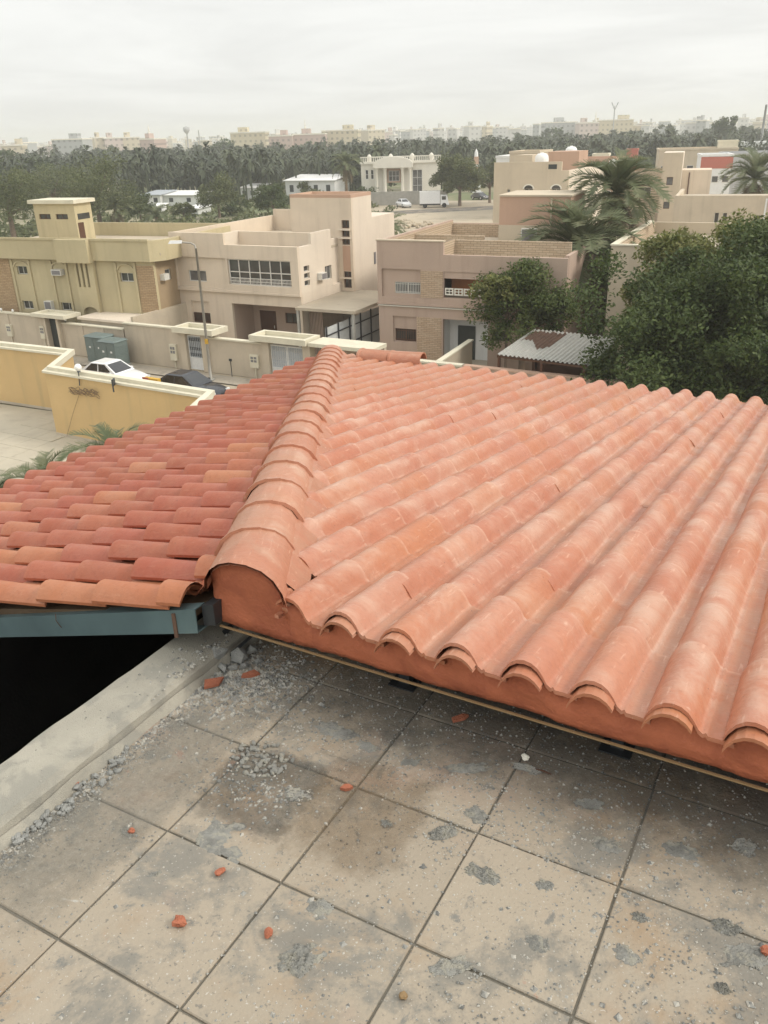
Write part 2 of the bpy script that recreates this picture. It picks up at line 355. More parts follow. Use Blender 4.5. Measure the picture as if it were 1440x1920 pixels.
def sheet(name, pts, mat, z):
    b = MB(); b.quad(*[(p[0], p[1], z) for p in pts]); o = b.build(name, mat); fix_normals(o.data)
    if o.data.polygons[0].normal.z < 0: o.data.flip_normals()
    return structure(o)
gb = MB(); seg = 96; RG = 5200.0
rings = [0, 60, 120, 200, 400, 900, 2000, RG]
for i in range(len(rings) - 1):
    for j in range(seg):
        t0 = 2 * math.pi * j / seg; t1 = 2 * math.pi * (j + 1) / seg
        p = lambda r, t: (r * math.cos(t), r * math.sin(t), -0.05)
        if rings[i] == 0: gb.quad(p(0, 0), p(rings[1], t0), p(rings[1], t1))
        else: gb.quad(p(rings[i], t0), p(rings[i + 1], t0), p(rings[i + 1], t1), p(rings[i], t1))
structure(gb.build('ground', 'far_field'))
sheet('sandy_lot', [(-60, 62), (8, 66), (40, 95), (90, 140), (60, 178), (-5, 184), (-9, 120), (-12, 85), (-60, 75)], 'sandy_ground', -0.03)
sheet('house_plots', [(-70, 88), (-70, 60), (-8, 45), (30, 24), (80, 10), (90, 60), (40, 98), (10, 78), (-20, 78)], 'sandy_ground', -0.02)
sheet('road', [(-60, 74), (-30, 57.3), (-9.2, 44.8), (8.0, 34.5), (60, 2), (55, -6), (-6, 30), (-8.5, 33), (-17.5, 39), (-17.5, 44), (-60, 67)], 'asphalt', -0.012)
sheet('pavement', [(-27.0, 58.8), (0.5, 43.6), (14, 36), (13.2, 34.8), (-0.2, 42.4), (-27.7, 57.6)], 'pavement', 0.05)
sheet('far_road', [(-6, 160), (60, 176), (62, 171), (28, 160), (-6, 153)], 'asphalt', -0.02)
sheet('yard_floor', [(-26, 47), (-15.9, 42.2), (-15.7, 38.9), (-7.5, 33.9), (-7.7, 20), (-2, 6), (-12, 2), (-30, 25)], 'yard_tile', 0.0)

yf = bpy.data.objects['yard_floor']; sl = bevel_slab = MB(); sl.box(0, 1.18, 0, 1.18, 0, .03); slm = sl.mesh('floor_slab'); slm.materials.append(MAT['yard_tile'])
for i in range(-30, -4):
    for j in range(18, 50):
        p = VW(1.2 * i, 1.2 * j, 0)
        if not (-23 < p.x < -7.5 and 24 < p.y < 46): continue
        k = 39.0 - .6 * (p.x + 15.9) if p.x > -15.9 else 42.3 - .515 * (p.x + 16)
        if p.y > k - 1.2 or proj((p.x, p.y, 0))[0] > 330: continue
        o = bpy.data.objects.new('floor_slab', slm); COL.objects.link(o); o.parent = yf; o.location = (p.x, p.y, .002); o.rotation_euler = (0, 0, TH)
# ------------------------------------------------------------------ the roof terrace
ZF = 11.19
core = MB(); core.box(-2.07, 2.2, -2.4, 3.2, -.03, ZF - .03); core.box(-2.07, 1.7, 3.2, 7.9, -.03, 10.45)
o = core.build('building_core', 'beige_plaster'); o.rotation_euler = (0, 0, TH); structure(o)
sh = MB()                                          # added enclosed shaft left of the kerb, keeps the void dark
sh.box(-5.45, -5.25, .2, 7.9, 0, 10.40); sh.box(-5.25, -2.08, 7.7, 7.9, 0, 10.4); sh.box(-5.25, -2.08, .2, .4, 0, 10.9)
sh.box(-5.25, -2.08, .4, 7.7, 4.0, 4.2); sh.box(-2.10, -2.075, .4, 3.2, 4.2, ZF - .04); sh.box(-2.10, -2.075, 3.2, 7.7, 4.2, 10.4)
o = sh.build('added_shaft_wall', 'shade_dark_shaft'); o.rotation_euler = (0, 0, TH); structure(o)
bk = MB(); bk.box(-2.05, 2.2, 3.1, 3.25, ZF, 11.22)
slab = MB(); slab.box(-2.07, 2.2, -1.8, 3.2, ZF - .03, ZF - .006)
floor_o = slab.build('terrace_floor', 'grout'); floor_o.rotation_euler = (0, 0, TH); structure(floor_o)
def bevel_tile(w, d, h, bv):
    b = MB()
    b.hexa([(0, 0, 0), (w, 0, 0), (w, d, 0), (0, d, 0)], [(0, 0, h - bv), (w, 0, h - bv), (w, d, h - bv), (0, d, h - bv)])
    b.hexa([(0, 0, h - bv), (w, 0, h - bv), (w, d, h - bv), (0, d, h - bv)], [(bv, bv, h), (w - bv, bv, h), (w - bv, d - bv, h), (bv, d - bv, h)])
    return b.mesh('floor_tile')
ft = bevel_tile(.391, .392, .012, .003); ft.materials.append(MAT['terrace_tile'])
for j in range(-1, 9):
    for i in range(-6, 6):
        o = bpy.data.objects.new('floor_tile', ft); COL.objects.link(o); o.parent = floor_o
        o.location = (-1.4625 + .398 * j + .0035, .8625 + .399 * i + .0035, ZF - .0115 + random.uniform(-.0012, .0012))
        o.rotation_euler = (random.uniform(-.003, .003), random.uniform(-.003, .003), random.uniform(-.004, .004))

# low concrete kerb along the dark opening
kb = villa_thing('concrete_kerb', 'low rough concrete kerb between the dark opening and the terrace tiles', 'kerb', -1.96, 1.0, ZF)
b = MB(); nu, nv = 7, 60; g = {}
for i in range(nv + 1):
    v = -1.8 + 4.35 * i / nv
    for j in range(nu):
        u = [-2.085, -2.08, -2.06, -1.96, -1.875, -1.855, -1.845][j]; z = [ZF - .35, 11.235, 11.256, 11.26, 11.256, 11.238, ZF - .02][j]
        nn = noise.noise(Vector((u * 9, v * 5, 3)))
        n2 = noise.noise(Vector((u * 30, v * 26, 9)))
        g[i, j] = (u + (.008 * noise.noise(Vector((7, v * 7, j))) + .006 * n2 if j in (0, 1, 2, 4, 5, 6) else 0), v, z + (.004 * nn + .003 * n2 if 0 < j < 6 else 0))
for i in range(nv):
    for j in range(nu - 1): b.quad(g[i, j], g[i, j + 1], g[i + 1, j + 1], g[i + 1, j])
b.quad(*[g[0, j] for j in range(nu)]); b.quad(*[g[nv, j] for j in range(nu)])
villa_part(b, 'kerb_body', 'kerb_concrete', kb)
b = MB()                                            # smeared mortar skirting at the kerb's foot
for i in range(80):
    v0 = -1.2 + 3.4 * i / 80; v1 = v0 + 3.4 / 80
    w = lambda v: .022 + .016 * noise.noise(Vector((v * 6, 1, 1))); h = lambda v: .030 + .015 * noise.noise(Vector((v * 5, 4, 1)))
    b.quad((-1.846, v0, ZF + h(v0)), (-1.846 + w(v0), v0, ZF - .003), (-1.846 + w(v1), v1, ZF - .003), (-1.846, v1, ZF + h(v1)))
villa_part(b, 'mortar_skirting', 'kerb_concrete', kb)

# ------------------------------------------------------------------ the tiled hip roof
S1, S2, UA, VA, ZA = .257, .149, -1.68, 1.98, 11.60
PITCHW, EXPO, TLEN = .2083, .3473, .405
zR = lambda u, v: ZA - S2 * (v - VA)
zL = lambda u, v: ZA + S1 * (u - UA)
hipu = lambda v: UA - .578 * (v - VA)
roof = villa_thing('tiled_canopy', 'terracotta barrel-tiled hip roof with round hip cap, above the debris-strewn terrace', 'roof', -1.7, 2.1, ZF)
OFF = Vector(roof['off'])
PROF = [(-.024, -.003), (.012, 0), (.042, 0), (.048, .0085), (.055, .003), (.066, .012), (.080, .034), (.098, .055), (.118, .067), (.14, .071), (.163, .067), (.185, .051), (.202, .026), (.2115, .002)]
def tile_mesh(lift, gap, tap=1.0):
    """barrel and pan in one, a little narrower and lower at its upper end, so that each course steps over the next"""
    b = MB(); n = len(PROF); th = .012
    def p(k, y, dz):
        x, z = PROF[k]; q = y / TLEN
        if x > .06: x = .14 + (x - .14) * (1 - .10 * q * tap); z = z * (1 - .16 * q * tap)
        if k >= n - 2: z += gap * (1.0 if k == n - 1 else .35)
        return (x, y, z + lift * (1 - q) + dz)
    k0 = len(b.v)
    for y in (0, TLEN):
        for k in range(n): b.v.append(p(k, y, 0))
    for k in range(n - 1): b.f.append((k0 + k, k0 + k + 1, k0 + n + k + 1, k0 + n + k)); b.sm.append(True)
    k1 = len(b.v)
    for y in (0, TLEN):
        for k in range(n): b.v.append(p(k, y, -th))
    for k in range(n - 1): b.f.append((k1 + k + 1, k1 + k, k1 + n + k, k1 + n + k + 1)); b.sm.append(True)
    for k in range(n - 1):
        b.quad(p(k, 0, 0), p(k, 0, -th), p(k + 1, 0, -th), p(k + 1, 0, 0)); b.quad(p(k, TLEN, 0), p(k + 1, TLEN, 0), p(k + 1, TLEN, -th), p(k, TLEN, -th))
    b.quad(p(n - 1, 0, 0), p(n - 1, 0, -th), p(n - 1, TLEN, -th), p(n - 1, TLEN, 0))
    return b.mesh('roof_tile')
tile_l = tile_mesh(.027, .019); tile_l.materials.append(MAT['clay_tile'])
tile_r = tile_mesh(.012, .0, .25); tile_r.materials.append(MAT['dusty_clay'])
tile_o = tile_l.copy(); tile_o.materials.clear(); tile_o.materials.append(MAT['orange_clay'])
nR = math.hypot(1, S2); nL = math.hypot(1, S1)
basR = Matrix(((-1, 0, 0), (0, -1 / nR, S2 / nR), (0, S2 / nR, 1 / nR))).transposed()
basL = Matrix(((0, -1, 0), (1 / nL, 0, S1 / nL), (-S1 / nL, 0, 1 / nL))).transposed()
specs = []
def hip_cut(me, M, side, extra=None):
    """cut a tile's mesh along the hip so that it ends under the cap"""
    bm = bmesh.new(); bm.from_mesh(me); bmesh.ops.transform(bm, matrix=M, verts=bm.verts)
    n = Vector((1, .578, 0)).normalized() * side; co = Vector((UA, VA, 0)) - Vector((1, .578, 0)).normalized() * (.03 * side)
    bmesh.ops.bisect_plane(bm, geom=bm.verts[:] + bm.edges[:] + bm.faces[:], plane_co=co, plane_no=n, clear_inner=True)
    if extra is not None: bmesh.ops.bisect_plane(bm, geom=bm.verts[:] + bm.edges[:] + bm.faces[:], plane_co=extra[0], plane_no=extra[1], clear_inner=True)
    if not bm.verts: bm.free(); return None
    bmesh.ops.transform(bm, matrix=M.inverted(), verts=bm.verts)
    r = bpy.data.meshes.new('roof_tile'); bm.to_mesh(r); bm.free()
    r.materials.append(me.materials[0]); return r
def add_tile(me, bas, org, side, extra=None):
    jit = Matrix.Rotation(random.gauss(0, .006 if side > 0 else .011), 3, 'Z') @ Matrix.Rotation(random.gauss(0, .006), 3, 'X') @ Matrix.Rotation(random.gauss(0, .012), 3, 'Y')
    M = (bas @ jit).to_4x4(); M.translation = Vector(org) + Vector((random.gauss(0, .004), random.gauss(0, .004), random.gauss(0, .0016)))
    corners = [M @ Vector((x, y, 0)) for x in (0, .21) for y in (0, TLEN)]
    ds = [side * (c.x - hipu(c.y)) for c in corners]
    if max(ds) < .0: return
    if min(ds) < .0 or extra is not None:
        me = hip_cut(me, M, side, extra)
        if me is None: return
    c = M @ Vector((.13, .2, .03)); w = VW(c.x, c.y, c.z); px, py, dd = proj(w)
    inside = -60 < px < 1500 and -60 < py < 1980
    specs.append(((0 if inside else 1e6) + dd, me, M))
for k in range(-19, 16):                              # right slope: columns along u
    uc = -1.483 + PITCHW * k; u_org = uc + .14
    for q in range(18):
        vl = 2.345 + EXPO * q
        add_tile(tile_r, basR, (u_org, vl, zR(0, vl) - .066 - .016), 1, (Vector((-1.535, 0, 0)), Vector((1, 0, 0))) if q == 0 and k <= 0 else None)
for k in range(30):                                   # left slope: rows along v
    vc = 1.958 + PITCHW * k; v_org = vc + .14
    for q in range(-8, 11):
        ul = -2.02 - EXPO * q
        if ul > -1.4: continue
        ex = (Vector((-1.915, 0, 0)), Vector((-1, 0, 0))) if k == 0 and ul > -2.1 else None
        if k == 0 and ul > -1.9: continue
        add_tile(tile_o if k == 0 or (k < 14 and random.random() < .08) else tile_l, basL, (ul, v_org, zL(ul, 0) - .066 - .016), -1, ex)
specs.sort(key=lambda s: s[0])
for d, me, M in specs[:298]:
    o = bpy.data.objects.new('roof_tile', me); COL.objects.link(o); o.parent = roof
    M2 = M.copy(); M2.translation = M.translation - OFF; o.matrix_local = M2
rest = {}
for d, me, M in specs[298:]:
    vv = np.array([tuple(M @ v.co - OFF) for v in me.vertices]); mname = me.materials[0].name
    V_, Fc, T_, S_ = rest.setdefault(mname, ([], [], [], []))
    k0 = sum(len(x) for x in V_); V_.append(vv); t = random.random()
    for p in me.polygons: Fc.append(tuple(k0 + i for i in p.vertices)); T_.append(t); S_.append(p.use_smooth)
k0 = 0; VV = []; FF = []; TT = []; SS = []; MI = []
for mi, (mname, (V_, Fc, T_, S_)) in enumerate(rest.items()):
    n = sum(len(x) for x in V_); VV.append(np.concatenate(V_)); FF += [tuple(k0 + i for i in f) for f in Fc]; TT += T_; SS += S_; MI += [mi] * len(Fc); k0 += n
me = bpy.data.meshes.new('far_roof_tiles'); me.from_pydata(np.concatenate(VV).tolist(), [], FF)
for mname in rest: me.materials.append(MAT[mname])
me.polygons.foreach_set('use_smooth', SS); me.polygons.foreach_set('material_index', MI)
a = me.attributes.new('tint', 'FLOAT', 'FACE'); a.data.foreach_set('value', TT); me.update()
o = link('far_roof_tiles', me, None, roof); o['kind'] = 'stuff'

# hip caps
CP = [(-.175, -.015), (-.168, .03), (-.140, .078), (-.098, .112), (-.052, .128), (-.048, .1295), (.026, .1315), (.030, .129), (.085, .117), (.130, .086), (.162, .036), (.175, -.015)]
def cap_mesh():
    b = MB(); n = len(CP)
    st = [(0, .93), (.026, .925), (.034, .87), (.41, .83)]
    P = lambda k, i, d=0: ((CP[k][0] * (st[i][1] - d)), st[i][0], CP[k][1] * (st[i][1] - d) + .006)
    for i in range(3):
        k0 = len(b.v)
        for ii in (i, i + 1):
            for k in range(n): b.v.append(P(k, ii))
        for k in range(n - 1): b.f.append((k0 + k, k0 + k + 1, k0 + n + k + 1, k0 + n + k)); b.sm.append(k not in (4, 6))
    for k in range(n - 1):
        b.quad(P(k, 0), P(k, 0, .11), P(k + 1, 0, .11), P(k + 1, 0)); b.quad(P(k, 0, .11), P(k, 3, .11), P(k + 1, 3, .11), P(k + 1, 0, .11)); b.quad(P(k, 3), P(k + 1, 3), P(k + 1, 3, .11), P(k, 3, .11))
    me = b.mesh('hip_tile'); fix_normals(me); me.materials.append(MAT['ridge_clay']); return me
capm = cap_mesh()
hd = Vector((-.578, 1, -S2)).normalized(); hx = hd.cross(Vector((0, 0, 1))).normalized(); hz = hx.cross(hd)
hb = Matrix((hx, hd, hz)).transposed()
hip0 = Vector((UA + .015, 1.935, ZA - .036)); NC = 20; step = 7.36 / NC
for k in range(NC):
    o = bpy.data.objects.new('hip_tile', capm if k else capm.copy()); COL.objects.link(o); o.parent = roof
    M = (hb @ Matrix.Rotation(random.gauss(0, .008), 3, 'Z') @ Matrix.Rotation(random.gauss(0, .012), 3, 'Y')).to_4x4()
    M.translation = hip0 + hd * (step * k - (.0 if k else .13)) + hx * random.gauss(0, .003) - OFF; o.matrix_local = M
    if k == 0:                                     # the first cap is stretched back a little and cut flush with the mortar face
        M2 = M.copy(); M2.translation = M.translation + OFF; bm = bmesh.new(); bm.from_mesh(o.data)
        for v in bm.verts:
            if v.co.y > .3: v.co.y += .13
            v.co.z *= 1.03; v.co.x *= 1.03
        bmesh.ops.transform(bm, matrix=M2, verts=bm.verts); r_ = bmesh.ops.bisect_plane(bm, geom=bm.verts[:] + bm.edges[:] + bm.faces[:], plane_co=Vector((0, 1.935, 0)), plane_no=Vector((0, 1, 0)), clear_inner=True)
        bmesh.ops.transform(bm, matrix=M2.inverted(), verts=bm.verts); bm.to_mesh(o.data); bm.free()
# mortar bedding strips on both sides of the caps
for sgn in (-1, 1):
    b = MB(); nn_ = 220
    def pt(i, j):
        s = (7.33 * i / nn_ + .03) if sgn > 0 else (7.2 * i / nn_ + .14); c = hip0 + hd * s
        a = noise.noise(Vector((s * 4, sgn * 5, 1))) * .5 + noise.noise(Vector((s * 13, sgn * 3, 7))) * .35
        off = [.105, .152, .185 + .02 * a, .22 + .035 * a][j] * (1 if sgn > 0 else .93); up = [.06, .034, .006 + .01 * a, -.026][j]
        q = c + hx * (sgn * off); zb = (zR(0, q.y) if sgn > 0 else zL(q.x, 0)) - .036
        return (q.x, q.y, zb + up)
    for i in range(nn_):
        for j in range(3): b.quad(pt(i, j), pt(i + 1, j), pt(i + 1, j + 1), pt(i, j + 1), smooth=True)
    villa_part(b, 'mortar_fillet', 'ridge_clay' if sgn > 0 else 'red_mortar', roof)

# mortar band closing the high edge
def arch_z(u):
    """height of the tile profile above the pan for the column that covers u"""
    k = round((u + 1.483) / PITCHW - .02); best = 0
    for kk in (k - 1, k, k + 1):
        x = (-1.483 + PITCHW * kk + .14) - u
        if -.024 <= x <= .2125:
            for a, c in zip(PROF, PROF[1:]):
                if a[0] <= x <= c[0]: best = max(best, a[1] + (c[1] - a[1]) * (x - a[0]) / (c[0] - a[0] + 1e-9))
    return best
b = MB(); us = np.arange(-1.862, 1.78, .0085); rows = 7
def band_top(u):
    if u < -1.49:
        x = (u + 1.683) * 1.02; zc = -.015
        for a, c in zip(CP, CP[1:]):
            if a[0] <= x <= c[0]: zc = a[1] + (c[1] - a[1]) * (x - a[0]) / (c[0] - a[0] + 1e-9)
        return ZA - .043 + zc * .84
    ar = arch_z(u); return ZA - .090 + max(ar - .012, -.004) * .8 + .010 * noise.noise(Vector((u * 23, 2, 2))) + .006 * noise.noise(Vector((u * 70, 2, 2)))
def band_pt(u, r):
    zt = band_top(u); zb = 11.400 + .007 * noise.noise(Vector((u * 9, 8, 1))) + .004 * noise.noise(Vector((u * 41, 8, 1))) + (max(0, -1.70 - u) * .10)
    t = r / rows; z = zt + (zb - zt) * t
    n1 = noise.noise(Vector((u * 5, z * 9, 3))) + .6 * noise.noise(Vector((u * 14, z * 30, 5))) + .08 * noise.noise(Vector((u * 45, z * 60, 8)))
    lip = .018 * (1 - abs(2 * t - 1)) if u > -1.5 else .0
    v = (1.976 if u > -1.5 else 1.972) - lip + .013 * n1 + (.03 * max(0, (-1.80 - u) / .06) ** 2)
    return (u, v, z)
for i in range(len(us) - 1):
    for r in range(rows): b.quad(band_pt(us[i], r), band_pt(us[i + 1], r), band_pt(us[i + 1], r + 1), band_pt(us[i], r + 1), smooth=True)
    p, q = band_pt(us[i], 0), band_pt(us[i + 1], 0); bv_ = 2.12 if us[i] > -1.47 else 1.995; b.quad(p, q, (q[0], bv_, q[2] - .01), (p[0], bv_, p[2] - .01))
    p, q = band_pt(us[i], rows), band_pt(us[i + 1], rows); b.quad(p, (p[0], 2.12, p[2]), (q[0], 2.12, q[2]), q)
b.quad(*[band_pt(us[0], r) for r in range(rows + 1)], (us[0], 2.12, 11.41), (us[0], 2.12, 11.53))
bm_ = bmesh.new(); me = b.mesh('mortar_band'); bm_.from_mesh(me); bmesh.ops.remove_doubles(bm_, verts=bm_.verts, dist=.0002); bmesh.ops.recalc_face_normals(bm_, faces=bm_.faces); bm_.to_mesh(me); bm_.free()
o = link('mortar_band', me, 'red_mortar', roof); o.location = -OFF
b = MB(); b.box(-1.80, 1.78, 1.950, 1.958, 11.3935, 11.3985); villa_part(b, 'edge_strip', 'foam_edge', roof)
# clay pieces showing under the barrels along the high edge
for k in range(1, 16):
    uc = -1.483 + PITCHW * k; b = MB(); off = random.uniform(-.004, .004)
    pr = [p for p in PROF if p[0] >= .07]
    for a, c in zip(pr, pr[1:]):
        A = lambda p, v, dz: (uc + .14 - p[0] * .97 - .004, v, ZA - .066 - .006 + p[1] * .90 - .019 + dz)
        v0, v1 = 1.918 + off, 1.99
        b.quad(A(a, v0, 0), A(c, v0, 0), A(c, v1, 0), A(a, v1, 0), smooth=True); b.quad(A(a, v0, -.011), A(c, v0, -.011), A(c, v1, -.011), A(a, v1, -.011))
        b.quad(A(a, v0, 0), A(c, v0, 0), A(c, v0, -.011), A(a, v0, -.011))
    villa_part(b, 'tile_end', 'dusty_clay', roof)
for (uu, vv, zz_, rr) in ((-1.515, 1.992, 11.535, .026), (-1.545, 2.02, 11.55, .03)):      # mortar stuffed beside the first cap
    bm = bmesh.new(); bmesh.ops.create_icosphere(bm, subdivisions=3, radius=rr)
    for v in bm.verts: v.co *= 1 + .35 * noise.noise(v.co * 40) + .2 * noise.noise(v.co * 110)
    me = bpy.data.meshes.new('mortar_lump'); bm.to_mesh(me); bm.free(); o = link('mortar_lump', me, 'ridge_clay', roof); o.location = Vector((uu, vv, zz_)) - OFF
# deck boards under the tiles
b = MB(); zz = -.10
b.hexa([(-1.66, 2.0, zR(0, 2.0) + zz - .03), (1.75, 2.0, zR(0, 2.0) + zz - .03), (1.75, 8.2, zR(0, 8.2) + zz - .03), (hipu(8.2) + .03, 8.2, zR(0, 8.2) + zz - .03)],
       [(-1.66, 2.0, zR(0, 2.0) + zz), (1.75, 2.0, zR(0, 2.0) + zz), (1.75, 8.2, zR(0, 8.2) + zz), (hipu(8.2) + .03, 8.2, zR(0, 8.2) + zz)])
villa_part(b, 'roof_deck', 'deck_board', roof)
b = MB(); e = -5.47
b.hexa([(e, 1.93, zL(e, 0) + zz - .03), (-1.90, 1.93, zL(-1.9, 0) + zz - .03), (-1.90, 2.15, zL(-1.9, 0) + zz - .03), (hipu(8.2) - .03, 8.2, zL(hipu(8.2), 0) + zz - .03), (e, 8.2, zL(e, 0) + zz - .03)],
       [(e, 1.93, zL(e, 0) + zz), (-1.90, 1.93, zL(-1.9, 0) + zz), (-1.90, 2.15, zL(-1.9, 0) + zz), (hipu(8.2) - .03, 8.2, zL(hipu(8.2), 0) + zz), (e, 8.2, zL(e, 0) + zz)])
villa_part(b, 'roof_deck', 'deck_board', roof)
# painted steel channel under the cut left edge
bz = lambda u: 11.476 + .302 * (u + 1.861)
b = MB()
def chan(u0, u1, v0, v1, d0, d1):
    b.hexa([(u0, v0, bz(u0) - d1), (u1, v0, bz(u1) - d1), (u1, v1, bz(u1) - d1), (u0, v1, bz(u0) - d1)], [(u0, v0, bz(u0) - d0), (u1, v0, bz(u1) - d0), (u1, v1, bz(u1) - d0), (u0, v1, bz(u0) - d0)])
chan(-5.4, -1.862, 1.900, 1.905, .005, .095); chan(-5.4, -1.862, 1.900, 1.955, 0, .005); chan(-5.4, -1.862, 1.900, 1.955, .095, .100)
villa_part(b, 'steel_channel', 'steel_teal', roof)
b = MB(); chan(-1.975, -1.958, 1.895, 1.8995, .012, .115); villa_part(b, 'weld_strip', 'rust', roof)
b = MB(); b.tube([(-2.62, 1.893, bz(-2.62) + .01), (-2.622, 1.89, bz(-2.62) - .02), (-2.60, 1.892, bz(-2.6) - .055)], .0018, 5); villa_part(b, 'tie_wire', 'rust', roof)
b = MB(); chan(-1.855, -1.80, 1.93, 2.0, .0, .085); villa_part(b, 'bracket', 'steel_dark', roof)
for pu, pv in ((-1.175, 2.205), (-.41, 2.20), (.35, 2.20), (1.1, 2.20)):
    b = MB(); b.box(pu - .021, pu + .021, pv - .021, pv + .021, ZF - .002, 11.46); villa_part(b, 'post', 'steel_dark', roof)
    b = MB(); b.box(pu - .05, pu + .05, pv - .05, pv + .05, ZF, ZF + .006); villa_part(b, 'base_plate', 'steel_dark', roof)
b = MB(); b.box(-1.80, 1.75, 2.18, 2.23, 11.40, 11.45); villa_part(b, 'edge_beam', 'steel_dark', roof)
b = MB(); b.box(-1.83, 2.2, 3.05, 3.2, ZF, 11.325); o = b.build('parapet_wall', 'beige_plaster'); o.rotation_euler = (0, 0, TH); structure(o)
# two loose caps on the far eave beside the hip
for k, (uu, lab) in enumerate(((-4.86, 'loose clay cap lying at the far eave next to the hip end'), (-4.47, 'loose clay cap at the far eave, the right one of two'))):
    o = bpy.data.objects.new('cap_tile', capm); COL.objects.link(o); tag(o, lab, 'roof tile', 'loose cap tiles')
    o.location = VW(uu, 8.17, zR(0, 8.17) - .02 + .008 * k); o.rotation_euler = (R(2), R(-4 + 6 * k), TH + R(-90 + 5 * k)); o.scale = (.8, .95, .8)

# ------------------------------------------------------------------ debris on the terrace
def lump(name, px, py, r, mat, label, cat, group=None, flatn=.6, sub=1, z=None):
    bm = bmesh.new(); bmesh.ops.create_icosphere(bm, subdivisions=sub, radius=1)
    sd_ = random.uniform(0, 50); sx, sy = random.uniform(.8, 1.3), random.uniform(.65, 1)
    for v in bm.verts:
        k = 1 + .55 * noise.noise(v.co * 1.3 + Vector((sd_, 0, 0))) + .3 * noise.noise(v.co * 3.1 + Vector((0, sd_, 0)))
        v.co = Vector((v.co.x * sx, v.co.y * sy, v.co.z * flatn)) * k * r
    zmin = min(v.co.z for v in bm.verts)
    for v in bm.verts: v.co.z -= zmin + .1 * r * flatn
    me = bpy.data.meshes.new(name); bm.to_mesh(me); bm.free()
    zz_ = ZF if z is None else z
    o = link(name, me, mat); p = at(px, py, zz_ + r * flatn * .4); o.location = (p.x, p.y, zz_); o.rotation_euler = (0, 0, random.uniform(0, 6.28))
    return tag(o, label, cat, group)
def shard(px, py, r, label, rot=0, n=5, bend=.25, mat='broken_clay', tilt=.1, asp=.7):
    b = MB(); pts = []
    for i in range(n):
        t = 2 * math.pi * i / n + random.uniform(-.25, .25); rr = r * random.uniform(.75, 1.15); pts.append((rr * math.cos(t), rr * asp * math.sin(t)))
    z = lambda x: -bend * (x / r) ** 2 * r * .5
    b.hexa([(x, y, z(x)) for x, y in pts], [(x * .97, y * .97, z(x) + .011) for x, y in pts])
    me = b.mesh('clay_shard'); zmin = min(v.co.z for v in me.vertices)
    for v in me.vertices: v.co.z -= zmin
    o = link('clay_shard', me, mat); p = at(px, py, ZF + .01); o.location = (p.x, p.y, ZF + .002); o.rotation_euler = (tilt, random.uniform(-tilt, tilt), rot)
    return tag(o, label, 'tile shard')
shard(398, 1282, .050, 'large pointed red tile shard beside the kerb corner rubble', .9, 4, .3, asp=.55)
shard(470, 1264, .038, 'flat red tile shard right of the corner rubble, below the hip end', .2, 5, .3, asp=.5)
shard(862, 1346, .040, 'thin red tile sliver in the shade under the mortar band', .25, 5, .2, asp=.35)
shard(140, 1468, .018, 'small orange clay bit on the rubble line along the kerb', .5, 5)
shard(650, 1476, .019, 'small flat terracotta chip at a joint crossing near the brown dirt stain', .1, 6, asp=.6)
for (px, py, r, lab) in ((247, 1560, .010, 'tiny red clay lump left of the lone joint crossing'), (412, 1637, .013, 'red clay lump at the foot of the grey ring of mortar'),
                         (337, 1731, .020, 'round red clay lump, biggest on the terrace tiles'), (503, 1752, .013, 'small red clay lump close to a tile joint, right of the biggest one'),
                         (1435, 1786, .013, 'red clay bit cut by the right edge of the picture')):
    lump('clay_lump', px, py, r, 'broken_clay', lab, 'clay lump', None, .75, 2)
lump('clay_lump', 757, 1869, .012, 'foam_edge', 'ochre brown clod near the bottom edge of the picture', 'clay lump', None, .7, 2)
lump('rubble_stone', 985, 1422, .014, 'white_stone', 'pale stone lying alone in the shade of the roof edge', 'stone', None, .6, 2)
G = 'rubble chunks at the kerb corner'
for (px, py, r) in ((405, 1238, .038), (425, 1222, .030), (448, 1234, .040), (440, 1208, .03), (470, 1222, .024), (418, 1256, .020), (395, 1225, .02), (460, 1250, .018), (486, 1240, .016), (410, 1203, .022), (436, 1252, .016)):
    lump('concrete_chunk', px, py, r, 'rubble', 'broken grey concrete chunk heaped at the kerb corner', 'rubble', G, .8, 1)
G = 'broken mortar bits along the kerb'
for i in range(90):
    t = random.random(); px = 25 + 215 * t + random.gauss(0, 9); py = 1578 - 165 * t + random.gauss(0, 9)
    lump('mortar_bit', px, py, random.uniform(.004, .013), 'rubble', 'pale broken mortar bit in the rubble line along the kerb', 'rubble', G, .7, 1)
G = 'crumbled mortar lumps on the tiles'
for i in range(80):
    a_ = random.uniform(0, 6.28); q = random.random() ** .6; px = 490 + 62 * q * math.cos(a_); py = 1424 + 34 * q * math.sin(a_)
    lump('mortar_lump', px, py, random.uniform(.004, .012), 'fresh_mortar', 'dark grey crumbled mortar lump in the heap on the tiles', 'mortar', G, .65, 1)
